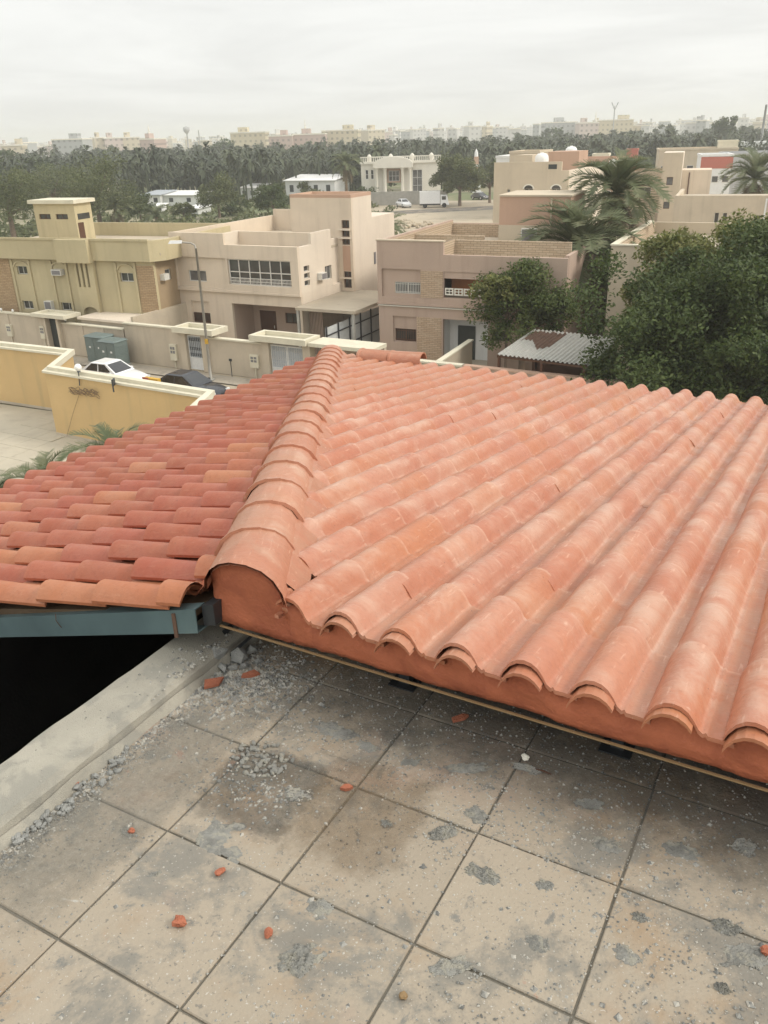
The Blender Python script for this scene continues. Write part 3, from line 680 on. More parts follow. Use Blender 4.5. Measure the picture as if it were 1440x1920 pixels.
def splat(px, py, r, label, ring=False, group=None, asp=.7, rot=0.0, h=.010):
    """ragged pat of dried mortar: a height field cut off by noise, with islands at the rim"""
    n = 34; sd_ = random.uniform(0, 99); g = {}; b = MB(); e = 1.5
    def hh(x, y):
        q = math.hypot(x, y); f = 1 - q * q + .85 * noise.noise(Vector((x * 1.9, y * 1.9, sd_))) + .5 * noise.noise(Vector((x * 4.7, y * 4.7, sd_ + 9))) + .3 * noise.noise(Vector((x * 11, y * 11, sd_)))
        if ring: f = f * .8 - 1.1 * math.exp(-((x + .25) ** 2 + (y + .3) ** 2) * 4.0)
        return f
    for i in range(n + 1):
        for j in range(n + 1):
            x, y = e * (2 * i / n - 1), e * (2 * j / n - 1); f = hh(x, y); g[i, j] = (x * r, y * r * asp, -.0015 + h * min(1, max(0, f) * 1.6) * (.55 + .55 * noise.noise(Vector((x * 7, y * 7, sd_))) + .45 * noise.noise(Vector((x * 17, y * 17, sd_)))) + (.0012 if f > .05 else 0), f)
    ok = {(i, j) for i in range(n) for j in range(n) if sum(g[a][3] > 0 for a in ((i, j), (i + 1, j), (i + 1, j + 1), (i, j + 1))) >= 2}; best = set(); left = set(ok)
    while left:
        st_ = [left.pop()]; comp = set(st_)
        while st_:
            i, j = st_.pop()
            for q_ in ((i + 1, j), (i - 1, j), (i, j + 1), (i, j - 1)):
                if q_ in left: left.remove(q_); comp.add(q_); st_.append(q_)
        if len(comp) > len(best): best = comp
    for i in range(n):
        for j in range(n):
            c4 = [g[i, j], g[i + 1, j], g[i + 1, j + 1], g[i, j + 1]]
            if (i, j) in best: b.quad(*[c[:3] for c in c4])
    me = b.mesh('mortar_splash'); o = link('mortar_splash', me, 'fresh_mortar'); p = at(px, py, ZF); o.location = (p.x, p.y, ZF + .0012); o.rotation_euler = (0, 0, rot)
    return tag(o, label, 'mortar', group)
splat(425, 1575, .085, 'open ring of smeared grey mortar on the terrace tiles', True, None, .8, 2.6, .006)
splat(905, 1640, .050, 'oval grey mortar pat with a raised rim right of a joint', False, None, .55, -.6, .014)
splat(832, 1562, .040, 'dark lumpy mortar dab left of the joint crossing', False, None, .6, .3, .016)
splat(566, 1800, .052, 'broad grey mortar dab with reddish edge near the bottom left', False, None, .75, .2, .014)
G = 'grey mortar splashes on the terrace'
for (px, py, r, asp, h, lab) in ((893, 1528, .035, .9, .008, 'pale roundish mortar splash touching the joint crossing in mid terrace'), (1140, 1585, .04, .7, .010, 'dark mortar splash left of the rightmost long joint'), (1105, 1508, .045, .4, .012, 'long smooth mortar streak near the shade of the roof edge'),
        (1395, 1588, .035, .9, .010, 'round dark mortar dab close to the right picture edge'), (1275, 1595, .05, .5, .010, 'wide mortar splash just right of the rightmost long joint'), (1362, 1738, .03, .7, .012, 'mortar dab sitting on the joint at the right'), (1405, 1795, .06, .6, .006, 'thin broad mortar smear by the red clay bit at the right edge'),
        (845, 1812, .05, .5, .006, 'flat mortar smear on the joint at the bottom centre'), (600, 1705, .035, .8, .004, 'thin greenish grey mortar film between two joints, lower left centre'), (725, 1545, .02, .7, .008, 'small mortar dab left of the dark lumpy one'), (1020, 1660, .025, .7, .006, 'small mortar dab right of the oval pat'),
        (1010, 1770, .035, .7, .004, 'thin mortar film below the oval pat'), (1200, 1720, .02, .7, .008, 'small mortar dab below the rightmost joint crossing'), (1355, 1855, .02, .6, .012, 'small dark mortar dab in the lower right corner'), (1175, 1790, .03, .8, .003, 'faint mortar film in the lower right tile'),
        (770, 1430, .03, .5, .010, 'narrow mortar dab beside the joint under the roof edge'), (880, 1440, .07, .35, .008, 'long mortar streak left of the lone pale stone'), (985, 1440, .05, .4, .006, 'mortar streak right below the lone pale stone'), (560, 1490, .06, .5, .004, 'thin mortar smear below the crumbled heap'),
        (240, 1560, .025, .6, .004, 'faint mortar dab beside the tiny red lump'), (290, 1640, .02, .6, .004, 'small mortar film on the joint at the left'), (630, 1370, .07, .5, .006, 'wide mortar smear right of the crumbled heap, near the shade'), (690, 1400, .04, .5, .005, 'mortar smear above the flat terracotta chip')):
    splat(px, py, r, lab, False, G, asp, random.uniform(-.8, .3), h)
# short steel offcuts sticking out at the kerb corner, and a stick
for (p0, p1, w, lab) in (((392, 1216), (436, 1172), .016, 'flat dark steel strip leaning at the kerb corner, left one'), ((432, 1228), (476, 1190), .010, 'thin dark steel strip in the corner rubble, right one')):
    A = at(*p0, ZF + .02); B_ = at(*p1, ZF + .09); d = (B_ - A).normalized(); s_ = d.cross(Vector((0, 0, 1))).normalized() * w; n_ = s_.cross(d).normalized() * .004
    b = MB(); b.hexa([A - s_, A + s_, B_ + s_, B_ - s_], [A - s_ + n_, A + s_ + n_, B_ + s_ + n_, B_ - s_ + n_]); me = b.mesh('steel_offcut'); fix_normals(me)
    tag(link('steel_offcut', me, 'steel_dark'), lab, 'steel strip')
A = at(1003, 1442, ZF + .004); B_ = at(1034, 1452, ZF + .004); b = MB(); b.tube([A, (A + B_) / 2 + Vector((0, 0, .004)), B_], [.0025, .003, .002], 6)
tag(b.build('wood_stick', 'dark_wood'), 'thin dark stick on the tiles below the mortar band', 'stick')
# thin layers of cement dust and brown dirt, plus shade painted under the eave
def dust_mat(name, col, amt, sc0):
    mt, nt, b, P = base(name, .9, .15); tcn = nt.nodes.new('ShaderNodeTexCoord'); sp = nt.nodes.new('ShaderNodeSeparateXYZ'); nt.links.new(tcn.outputs['Generated'], sp.inputs[0])
    def hump(s):
        a = nt.nodes.new('ShaderNodeMath'); a.operation = 'SUBTRACT'; a.inputs[0].default_value = 1.0; nt.links.new(s, a.inputs[1]); m_ = nt.nodes.new('ShaderNodeMath'); m_.operation = 'MULTIPLY'; nt.links.new(s, m_.inputs[0]); nt.links.new(a.outputs[0], m_.inputs[1]); return smooth(nt, m_.outputs[0], 0, .2)
    h_ = nt.nodes.new('ShaderNodeMath'); h_.operation = 'MULTIPLY'; nt.links.new(hump(sp.outputs['X']), h_.inputs[0]); nt.links.new(hump(sp.outputs['Y']), h_.inputs[1])
    n_ = noise_tex(nt, P, sc0, 8, .78, .2); s_ = nt.nodes.new('ShaderNodeMath'); s_.operation = 'MULTIPLY_ADD'; s_.inputs[1].default_value = .42; nt.links.new(h_.outputs[0], s_.inputs[0]); nt.links.new(n_, s_.inputs[2])
    nt.links.new(smooth(nt, s_.outputs[0], .62, 1.0, (0, amt)), b.inputs['Alpha']); c = ramp(nt, noise_tex(nt, P, 60, 4, .7), [(.3, sc(col, .6)), (.6, col), (.75, sc(col, 1.5))]); nt.links.new(c, b.inputs['Base Color']); MAT[name] = mt
dust_mat('cement_dust_shade', (.135, .13, .115), .5, 6.0); dust_mat('brown_dirt', (.22, .15, .085), .33, 11.0); dust_mat('pale_dust', (.29, .275, .235), .4, 7.0)
for k, (u0_, u1_, v0_, v1_, mt_, lab) in enumerate(((-1.84, 1.1, 1.74, 2.85, 'cement_dust_shade', 'dark cement dust with painted shade on the tiles below the roof edge'), (-1.55, -1.10, 1.30, 1.75, 'cement_dust_shade', 'dark cement dust around the crumbled heap'), (-1.25, -.75, 1.30, 1.85, 'brown_dirt', 'brown dirt stain around the flat terracotta chip'), (-1.845, -1.45, .7, 1.95, 'pale_dust', 'pale mortar dust along the kerb'))):
    b = MB(); z_ = ZF + .0022 + .0004 * k; b.quad((u0_, v0_, z_), (u1_, v0_, z_), (u1_, v1_, z_), (u0_, v1_, z_)); o = b.build('dust_shade_film', mt_); o.rotation_euler = (0, 0, TH); o['kind'] = 'stuff'; o['label'] = lab; o['category'] = 'dust'
# fine gravel and crumbs: nobody could count it
GV = []; 
def grav(n, fn, s0, s1):
    for _ in range(n):
        u, v = fn()
        zb_ = 0.0
        if u < -2.03: continue
        if u < -1.855: zb_ = .068
        elif u < -1.83: u = -1.83 + abs(u + 1.83) * .5
        p = VW(u, v, ZF); GV.append((p.x, p.y, s0 + (s1 - s0) * random.random() ** 3, zb_))
gauss = random.gauss; uni = random.uniform
def kerbline(): v = uni(.75, 2.1); return (-1.822 + abs(gauss(0, .045)), v)
grav(4200, kerbline, .0012, .007)
grav(3000, lambda: (gauss(-1.70, .11), gauss(1.95, .13)), .0015, .012); grav(260, lambda: (uni(-2.02, -1.87), uni(.8, 2.1)), .001, .004)
grav(5200, lambda: (uni(-1.75, 1.0), gauss(2.10, .15)), .0012, .007)
grav(900, lambda: (gauss(-1.33, .10), gauss(1.52, .06)), .002, .009)
grav(700, lambda: (gauss(-1.45, .17), gauss(1.85, .12)), .0015, .007)
grav(600, lambda: (gauss(-.85, .25), gauss(1.72, .12)), .0012, .005)
grav(1800, lambda: (gauss(-.3, .35), gauss(1.72, .18)), .0010, .006); grav(1600, lambda: (gauss(-1.0, .4), gauss(1.75, .18)), .0010, .006)
grav(4200, lambda: (uni(-1.8, .9), uni(.55, 2.2)), .0008, .0042)
grav(520, lambda: (uni(-1.8, .9), uni(.6, 2.0)), .003, .0105); grav(260, lambda: (gauss(-.2, .35), gauss(1.45, .25)), .003, .012)
for _ in range(130):                                  # little scatters
    cu, cv, sg = uni(-1.7, .5), uni(.7, 1.9), uni(.015, .06); grav(random.randint(8, 45), lambda: (gauss(cu, sg), gauss(cv, sg)), .001, .0055)
for (ju) in (-1.4625, -1.0645, -.6665, -.2685): grav(130, lambda: (gauss(ju, .010), uni(.6, 2.1)), .001, .004)
oc = np.array([(1, 0, 0), (0, 1, 0), (-1, 0, 0), (0, -1, 0), (0, 0, 1), (0, 0, -.4)], float); of = np.array([(0, 1, 4), (1, 2, 4), (2, 3, 4), (3, 0, 4), (1, 0, 5), (2, 1, 5), (3, 2, 5), (0, 3, 5)])
n = len(GV); A_ = np.array(GV); a_ = rng.uniform(0, 6.28, n); V = oc[None] * rng.uniform(.6, 1.25, (n, 6, 3)) * A_[:, 2][:, None, None]
ca, sa = np.cos(a_)[:, None], np.sin(a_)[:, None]; X = V[:, :, 0] * ca - V[:, :, 1] * sa; Y = V[:, :, 0] * sa + V[:, :, 1] * ca
V = np.stack([X + A_[:, 0][:, None], Y + A_[:, 1][:, None], V[:, :, 2] * .75 + ZF + .0006 + A_[:, 3][:, None]], -1)
Fg = (of[None] + (np.arange(n) * 6)[:, None, None]).reshape(-1, 3)
me = bpy.data.meshes.new('gravel'); me.from_pydata(V.reshape(-1, 3).tolist(), [], Fg.tolist()); me.update()
o = link('gravel', me, 'gravel'); o['kind'] = 'stuff'; o['label'] = 'fine grey mortar crumbs and gravel scattered over the terrace'; o['category'] = 'gravel'
# ------------------------------------------------------------------ building helpers (local x along the front, y to the back, z up)
def holed(name, parent, mat, axis, p0, p1, a0, a1, z0, z1, holes=()):
    """a wall of thickness p0..p1 with real openings"""
    As = sorted({a0, a1, *[x for h in holes for x in h[:2]]}); Zs = sorted({z0, z1, *[x for h in holes for x in h[2:]]})
    As = [a for a in As if a0 <= a <= a1]; Zs = [z for z in Zs if z0 <= z <= z1]
    solid = lambda i, j: 0 <= i < len(As) - 1 and 0 <= j < len(Zs) - 1 and not any(h[0] <= (As[i] + As[i + 1]) / 2 <= h[1] and h[2] <= (Zs[j] + Zs[j + 1]) / 2 <= h[3] for h in holes)
    P = (lambda a, p, z: (a, p, z)) if axis == 'x' else (lambda a, p, z: (p, a, z))
    b = MB()
    for i in range(len(As) - 1):
        for j in range(len(Zs) - 1):
            if not solid(i, j): continue
            A, B, C, D = As[i], As[i + 1], Zs[j], Zs[j + 1]
            b.quad(P(A, p0, C), P(B, p0, C), P(B, p0, D), P(A, p0, D)); b.quad(P(A, p1, C), P(A, p1, D), P(B, p1, D), P(B, p1, C))
            if not solid(i - 1, j): b.quad(P(A, p0, C), P(A, p0, D), P(A, p1, D), P(A, p1, C))
            if not solid(i + 1, j): b.quad(P(B, p0, C), P(B, p1, C), P(B, p1, D), P(B, p0, D))
            if not solid(i, j - 1): b.quad(P(A, p0, C), P(A, p1, C), P(B, p1, C), P(B, p0, C))
            if not solid(i, j + 1): b.quad(P(A, p0, D), P(B, p0, D), P(B, p1, D), P(A, p1, D))
    me = b.mesh(name); bm = bmesh.new(); bm.from_mesh(me); bmesh.ops.remove_doubles(bm, verts=bm.verts, dist=.0005); bmesh.ops.recalc_face_normals(bm, faces=bm.faces); bm.to_mesh(me); bm.free()
    return link(name, me, mat, parent)
def window(parent, axis, p, a0, a1, z0, z1, nx=2, nz=1, fr='aluminium', gl='window_glass', t=.05, d=.06, bars=0):
    """frame with mullions as the part, each pane a sub-part; p is the plane of the glass, facing -p"""
    P = (lambda b, A, B, q0, q1, C, D: b.box(A, B, q0, q1, C, D)) if axis == 'x' else (lambda b, A, B, q0, q1, C, D: b.box(q0, q1, A, B, C, D))
    b = MB(); s = d if axis == 'x' else -d
    q0, q1 = p - s * .5, p + s * .5
    P(b, a0, a1, q0, q1, z0, z0 + t); P(b, a0, a1, q0, q1, z1 - t, z1); P(b, a0, a0 + t, q0, q1, z0 + t, z1 - t); P(b, a1 - t, a1, q0, q1, z0 + t, z1 - t)
    for i in range(1, nx): x = a0 + (a1 - a0) * i / nx; P(b, x - t * .4, x + t * .4, q0, q1, z0 + t, z1 - t)
    for j in range(1, nz): z = z0 + (z1 - z0) * j / nz; P(b, a0 + t, a1 - t, p - s * .42, p + s * .42, z - t * .4, z + t * .4)
    w = b.build('window', fr, parent)
    for i in range(nx):
        for j in range(nz):
            b = MB(); x0 = a0 + (a1 - a0) * i / nx; x1 = a0 + (a1 - a0) * (i + 1) / nx; y0 = z0 + (z1 - z0) * j / nz; y1 = z0 + (z1 - z0) * (j + 1) / nz
            P(b, x0 + t * .3, x1 - t * .3, p + s * .1, p + s * .25, y0 + t * .3, y1 - t * .3); b.build('pane', gl, w)
    if bars:
        b = MB()
        for i in range(bars): x = a0 + (a1 - a0) * (i + .5) / bars; P(b, x - .012, x + .012, p - s * 1.4, p - s * 1.1, z0, z1)
        P(b, a0, a1, p - s * 1.35, p - s * 1.15, z0 + .1, z0 + .13); P(b, a0, a1, p - s * 1.35, p - s * 1.15, z1 - .13, z1 - .1); b.build('window_bars', fr, w)
    return w
def air_conditioner(parent, x0, x1, y0, y1, z0, z1):
    a = box('air_conditioner', parent, 'ac_white', x0, x1, y0, y1, z0, z1)
    b = MB(); b.box(x0 + .06, x1 - .06, y0 - .015, y0 + .003, z0 + .06, z1 - .06); b.build('grille', 'ac_grille', a); return a
def parapet(parent, mat, x0, x1, y0, y1, z0, z1, t=.22, name='parapet'):
    b = MB(); b.box(x0, x1, y0, y0 + t, z0, z1); b.box(x0, x1, y1 - t, y1, z0, z1); b.box(x0, x0 + t, y0 + t, y1 - t, z0, z1); b.box(x1 - t, x1, y0 + t, y1 - t, z0, z1)
    return b.build(name, mat, parent)

# ------------------------------------------------------------------ pink-cream villa with the big grid window and stair tower
h = thing('villa', 'pinkish cream two-storey villa with wide grid window and tall square stair tower', 'house', (-13.76, 58.26, 0), R(-27)); H2 = h
holed('front_wall', h, 'cream_plaster', 'x', .14, .36, 0, 9.95, 0, 3.80, [(1.09, 2.62, 1.50, 3.0), (4.5, 9.6, 0, 3.0)])
holed('upper_wall', h, 'cream_plaster', 'x', 0, .25, 0, 9.96, 3.80, 6.74, [(.33, 4.42, 3.95, 5.9), (4.57, 9.38, 4.25, 5.88)])
box('parapet', h, 'cream_plaster', 0, 4.43, 0, .2, 6.74, 7.43)
holed('recessed_panel', h, 'cream_plaster', 'x', .15, .30, .33, 4.42, 3.95, 5.9, [(1.19, 2.64, 4.30, 5.02)])
window(h, 'x', .26, 1.19, 2.64, 4.30, 5.02, 2, 1, 'aluminium', 'grey_glass')
w = window(h, 'x', .17, 4.57, 9.38, 4.25, 5.88, 6, 2, 'window_rail', 'window_glass', .07, .08)
b = MB()
for i in range(48): x = 4.62 + 4.72 * i / 47; b.box(x - .012, x + .012, .10, .125, 4.30, 4.66)
b.box(4.6, 9.35, .095, .13, 4.66, 4.70); b.box(4.6, 9.35, .095, .13, 4.46, 4.49); b.build('guard_rail', 'window_rail', w)
box('string_course', h, 'cream_plaster', -.05, 10.01, -.06, .14, 3.72, 3.84)
holed('niche_wall', h, 'cream_plaster', 'x', .28, .40, 1.09, 2.62, 1.5, 3.0, [(1.11, 2.6, 1.52, 2.2)])
window(h, 'x', .34, 1.11, 2.6, 1.52, 2.2, 2, 1, 'dark_wood', 'window_glass', bars=14)
holed('porch_wall', h, 'tan_plaster', 'x', 2.5, 2.7, 4.3, 9.75, 0, 3.1, [(5.0, 6.35, 0, 2.15), (7.1, 8.7, 1.4, 2.1)])
d = box('door', h, 'dark_wood', 5.0, 6.35, 2.58, 2.64, 0, 2.15); b = MB(); b.box(6.1, 6.14, 2.52, 2.58, .95, 1.15); b.build('handle', 'aluminium', d)
window(h, 'x', 2.60, 7.1, 8.7, 1.4, 2.1, 3, 1, 'dark_wood', 'window_glass')
box('porch_side', h, 'tan_plaster', 4.3, 4.5, .36, 2.5, 0, 3.05); box('porch_ceiling', h, 'cream_plaster', 4.5, 9.6, .36, 2.7, 3.0, 3.1); box('porch_floor', h, 'pavement', 4.5, 9.6, .2, 2.5, 0, .18)
holed('side_wall', h, 'pinkcream_lit_plaster', 'y', 9.74, 9.96, .25, 4.24, 3.80, 6.70, [(.65, 1.32, 5.15, 5.5), (.65, 1.32, 4.72, 5.05), (.65, 1.32, 4.26, 4.6), (3.28, 4.15, 4.25, 5.13)])  # sunlit side: brightness put into a paler plaster than the front
holed('side_wall', h, 'pinkcream_lit_plaster', 'y', 9.73, 9.95, .36, 5.5, 0, 3.80)
box('parapet', h, 'pinkcream_lit_plaster', 9.76, 9.96, 1.72, 4.24, 6.70, 7.38)
for z0_, z1_ in ((5.15, 5.5), (4.72, 5.05), (4.26, 4.6)): window(h, 'y', 9.80, .65, 1.32, z0_, z1_, 1, 1, 'aluminium', 'window_glass', .03, .04)
window(h, 'y', 9.82, 3.28, 4.15, 4.25, 5.13, 2, 1, 'aluminium', 'grey_glass', .04, .05)
a = box('air_conditioner', h, 'ac_white', 9.9, 10.3, 2.25, 2.95, 4.42, 4.85); b = MB(); b.box(10.297, 10.31, 2.30, 2.9, 4.47, 4.8); b.build('grille', 'ac_grille', a)
b = MB(); b.box(.2, 4.43, .2, 12.4, 6.15, 6.3); b.box(4.43, 9.76, .2, 1.7, 6.05, 6.2); b.box(4.43, 6.2, 1.9, 12.4, 6.15, 6.3); b.box(6.2, 9.76, 1.9, 5.5, 6.15, 6.3); b.build('roof_slab', 'roof_screed', h)
box('set_back_wall', h, 'cream_plaster', 4.43, 9.76, 1.7, 1.9, 6.2, 7.40); box('divider_wall', h, 'pinkcream_lit_plaster', 4.23, 4.43, .2, 1.9, 6.3, 7.42)
box('side_wall', h, 'cream_plaster', 0, .2, .36, 12.6, 0, 7.40); box('rear_wall', h, 'cream_plaster', .2, 6.2, 12.4, 12.6, 0, 7.85)
b = MB(); b.box(9.5, 9.73, 4.24, 5.5, 3.8, 6.7); b.build('corner_wall', 'pinkcream_lit_plaster', h)
t = box('stair_tower', h, 'pinkcream_lit_plaster', 6.2, 10.9, 5.72, 8.4, 0, 9.2)  # tower body in the paler plaster, its lit right side painted in
holed('front_panel', t, 'cream_plaster', 'x', 5.5, 5.72, 6.2, 10.9, 0, 9.2, [(10.12, 10.70, 3.42, 4.06), (10.12, 10.70, 4.12, 4.52), (10.12, 10.70, 6.25, 6.62), (10.12, 10.70, 6.76, 7.16), (10.12, 10.70, 7.30, 7.82)])
for z0_, z1_ in ((3.42, 4.06), (4.12, 4.52), (6.25, 6.62), (6.76, 7.16), (7.30, 7.82)):
    window(t, 'x', 5.66, 10.12, 10.70, z0_, z1_, 2, 1, 'dark_wood', 'window_glass', .05, .05); 
for z0_ in (6.69, 7.22, 4.08): box('ledge', t, 'pinkcream_lit_plaster', 9.9, 10.78, 5.34, 5.5, z0_ - .04, z0_ + .03)
box('pink_panel', t, 'salmon_plaster', 10.13, 10.70, 5.485, 5.5, 4.56, 6.2)
b = MB(); b.box(6.2, 10.9, 5.5, 5.7, 9.2, 9.42); b.box(6.2, 10.9, 8.2, 8.4, 9.2, 9.42); b.box(6.2, 6.4, 5.7, 8.2, 9.2, 9.42); b.box(10.7, 10.9, 5.7, 8.2, 9.2, 9.42); b.build('parapet', 'salmon_plaster', t)
box('rear_wing', h, 'pinkcream_lit_plaster', 7.0, 10.88, 8.4, 12.0, 0, 7.75); b = MB(); b.box(10.86, 10.93, 8.6, 8.85, 4.6, 5.4); b.build('vent_strip', 'ac_grille', h)
c2 = box('carport_slab', h, 'roof_screed', 9.98, 14.2, -.7, 6.3, 3.02, 3.2); b = MB()
for xx, yy in ((10.05, -.5), (14.0, -.5), (14.0, 5.9)): box('post', c2, 'galvanised', xx - .08, xx + .08, yy - .08, yy + .08, 0, 3.02)
for i in range(9): box('slat', c2, 'tan_plaster', 10.15 + .11 * i, 10.20 + .11 * i, .7, .76, 0, 2.9)
f = thing('sheet_fence', 'weathered grey corrugated sheet fence below the villa carport slab', 'fence', (-13.76, 58.26, 0), R(-27))
for k in range(5):
    b = MB(); y0 = -2.6 + 1.45 * k; n = 24
    for i in range(n):
        ya, yb = y0 + 1.44 * i / n, y0 + 1.44 * (i + 1) / n; xa, xb = 13.2 + .03 * (i % 2), 13.2 + .03 * ((i + 1) % 2)
        b.quad((xa, ya, .2), (xb, yb, .2), (xb, yb, 2.5), (xa, ya, 2.5)); b.quad((xa - .006, ya, .2), (xa - .006, ya, 2.5), (xb - .006, yb, 2.5), (xb - .006, yb, .2))
    b.build('sheet_panel', 'pale_sheet', f)
for z_ in (1.0, 2.0): box('rail', f, 'steel_dark', 13.24, 13.30, -2.6, 4.6, z_, z_ + .06)
for k in range(6): box('post', f, 'steel_dark', 13.24, 13.31, -2.6 + 1.45 * k, -2.53 + 1.45 * k, 0, 2.6)

# ------------------------------------------------------------------ olive yellow house
h = thing('villa', 'olive yellow two-storey house with arched window niches and rooftop stair room', 'house', (-18.2, 57.27, 0), R(-21)); H1 = h
wins = [(-7.16, -6.27, 4.80, 5.36), (1.35, 2.40, 4.55, 5.12), (-7.26, -6.34, 2.43, 3.0), (-3.91, -2.78, 2.46, 3.0), (-3.85, -3.1, 4.88, 5.25)]
holed('front_wall', h, 'olive_plaster', 'x', 0, .25, -12, 4.05, 0, 5.95, wins)
for wz in wins[:4]: window(h, 'x', .17, *wz, 2, 1, 'aluminium', 'window_glass', .045, .05)
for (x0, x1) in ((-7.55, -5.9), (-4.2, -2.8), (1.05, 2.72)):             # raised strips framing each window bay, with an arch hood
    fr_ = box('window_surround', h, 'olive_plaster', x0, x0 + .16, -.10, -.002, 1.6, 5.78); box('surround_strip', fr_, 'olive_plaster', x1 - .16, x1, -.10, -.002, 1.6, 5.78)
    b = MB(); cx, rr = (x0 + x1) / 2, .55
    for i in range(10):
        a0, a1 = math.pi * i / 10, math.pi * (i + 1) / 10
        q = lambda a, r_, y: (cx + r_ * math.cos(a), y, 5.30 + r_ * .6 * math.sin(a))
        b.hexa([q(a0, rr, 0), q(a1, rr, 0), q(a1, rr, -.09), q(a0, rr, -.09)], [q(a0, rr + .12, 0), q(a1, rr + .12, 0), q(a1, rr + .12, -.09), q(a0, rr + .12, -.09)])
    me = b.mesh('arch_hood'); fix_normals(me); link('arch_hood', me, 'olive_plaster', fr_)
air_conditioner(h, -3.95, -3.15, -.35, .15, 4.86, 5.24); air_conditioner(h, -5.1, -4.5, -.3, .1, 2.5, 3.1); air_conditioner(h, 3.3, 3.36, .0, .1, 5.0, 5.02)
holed('stair_bay', h, 'olive_plaster', 'x', -.32, -.06, -2.0, -.45, 3.15, 5.9, [(-1.83, -1.66, 4.15, 5.69), (-1.45, -1.28, 4.15, 5.69), (-1.07, -.90, 4.15, 5.69)])
box('slit_back', h, 'dark_door', -1.95, -.6, -.055, -.006, 4.0, 5.8)
for x_ in (-2.0, -.65): box('bay_pier', h, 'olive_plaster', x_, x_ + .2, -.32, -.004, 0, 3.15)
b = MB()
for i in range(8):
    a0, a1 = math.pi * i / 8, math.pi * (i + 1) / 8; q = lambda a, r_: (-1.225 + r_ * math.cos(a), 2.5 + r_ * .6 * math.sin(a))
    b.hexa([(*(q(a0, .575)[:1]), -.31, q(a0, .575)[1]), (q(a1, .575)[0], -.31, q(a1, .575)[1]), (q(a1, .575)[0], -.05, q(a1, .575)[1]), (q(a0, .575)[0], -.05, q(a0, .575)[1])], [(q(a0, .575)[0], -.31, 3.16), (q(a1, .575)[0], -.31, 3.16), (q(a1, .575)[0], -.05, 3.16), (q(a0, .575)[0], -.05, 3.16)])
me = b.mesh('bay_arch'); fix_normals(me); link('bay_arch', me, 'olive_plaster', h)
holed('stone_panel', h, 'stone_courses_brown', 'x', -.03, -.003, 2.74, 4.05, 2.6, 5.6); holed('stone_panel', h, 'stone_courses_brown', 'x', -.03, -.003, -12, -7.7, 2.2, 5.9)
b = MB(); b.box(-12, -2.95, -.35, .25, 5.9, 7.22); b.box(-.35, 4.1, -.35, .25, 5.9, 7.2); b.build('parapet', 'olive_plaster', h)
box('bay_parapet', h, 'olive_plaster', -2.95, -.35, -.75, .25, 5.78, 7.24)
b = MB()
b.hexa([(4.1, -.35, 5.9), (4.75, .6, 5.9), (4.55, .7, 5.9), (4.0, .25, 5.9)], [(4.1, -.35, 7.2), (4.75, .6, 7.2), (4.55, .7, 7.2), (4.0, .25, 7.2)]); b.hexa([(4.75, .6, 5.9), (4.75, 9, 5.9), (4.55, 9, 5.9), (4.55, .7, 5.9)], [(4.75, .6, 7.2), (4.75, 9, 7.2), (4.55, 9, 7.2), (4.55, .7, 7.2)])
me = b.mesh('corner_parapet'); fix_normals(me); link('corner_parapet', me, 'olive_plaster', h)
b = MB(); b.box(-12, 4.15, -.42, -.30, 7.16, 7.30); b.build('coping', 'olive_plaster', h)
holed('side_wall', h, 'brown_plaster', 'y', 3.85, 4.05, .25, 9, 0, 5.9, [(1.2, 1.9, 4.5, 5.2)]); window(h, 'y', 3.92, 1.2, 1.9, 4.5, 5.2, 1, 1)
a = box('air_conditioner', h, 'ac_white', 4.05, 4.4, .6, 1.15, 4.6, 5.0)
box('roof_slab', h, 'roof_screed', -12, 4.55, .25, 9, 6.25, 6.4); box('rear_wall', h, 'olive_plaster', -12, 4.5, 9, 9.2, 0, 7.35)
t = box('stair_room', h, 'olive_plaster', -8.3, -4.75, 4.18, 5.85, 6.4, 9.1)
holed('front_panel', t, 'olive_plaster', 'x', 4.0, 4.18, -8.3, -4.75, 6.4, 9.1, [(-7.94, -6.92, 8.04, 8.4), (-6.45, -5.40, 8.04, 8.4)])
for x0 in (-7.94, -6.45): window(t, 'x', 4.12, x0, x0 + 1.03, 8.04, 8.4, 2, 1, 'dark_wood', 'window_glass', .04, .05)
box('band_window', t, 'window_glass', -4.755, -4.735, 4.25, 5.55, 8.0, 8.4); d = box('door', t, 'dark_wood', -4.755, -4.725, 4.15, 4.75, 6.4, 7.8); box('roof_slab', t, 'coping_stone', -8.55, -4.5, 3.75, 6.1, 9.1, 9.35)

# ------------------------------------------------------------------ tan house with stone cladding
h = thing('villa', 'tan brown two-storey house with stone-clad strips and pierced balcony rail', 'house', (.04, 51.92, 0), R(-25)); H3 = h
XR = 11.5
holed('front_wall', h, 'tan_plaster', 'x', 0, .25, 0, XR, 3.5, 6.49, [(.28, 2.8, 3.95, 5.6), (4.27, 9.6, 4.05, 5.55)])
holed('ground_wall', h, 'tan_plaster', 'x', .06, .3, 0, XR, 0, 3.4, [(.94, 2.48, 1.2, 2.8), (4.2, 7.03, 0, 2.78), (7.25, 8.4, 1.7, 2.3)])
box('parapet', h, 'tan_plaster', 0, 4.24, 0, .22, 6.49, 7.2)
box('string_course', h, 'white_stone', 0, XR, -.05, .06, 3.40, 3.46); box('string_course', h, 'tan_plaster', -.03, XR, -.09, .06, 3.50, 3.62)
holed('recessed_panel', h, 'tan_plaster', 'x', .13, .25, .28, 2.8, 3.95, 5.6, [(1.1, 2.78, 4.16, 4.84)]); window(h, 'x', .20, 1.1, 2.78, 4.16, 4.84, 2, 1, 'aluminium', 'grey_glass', .05, .06, bars=16)
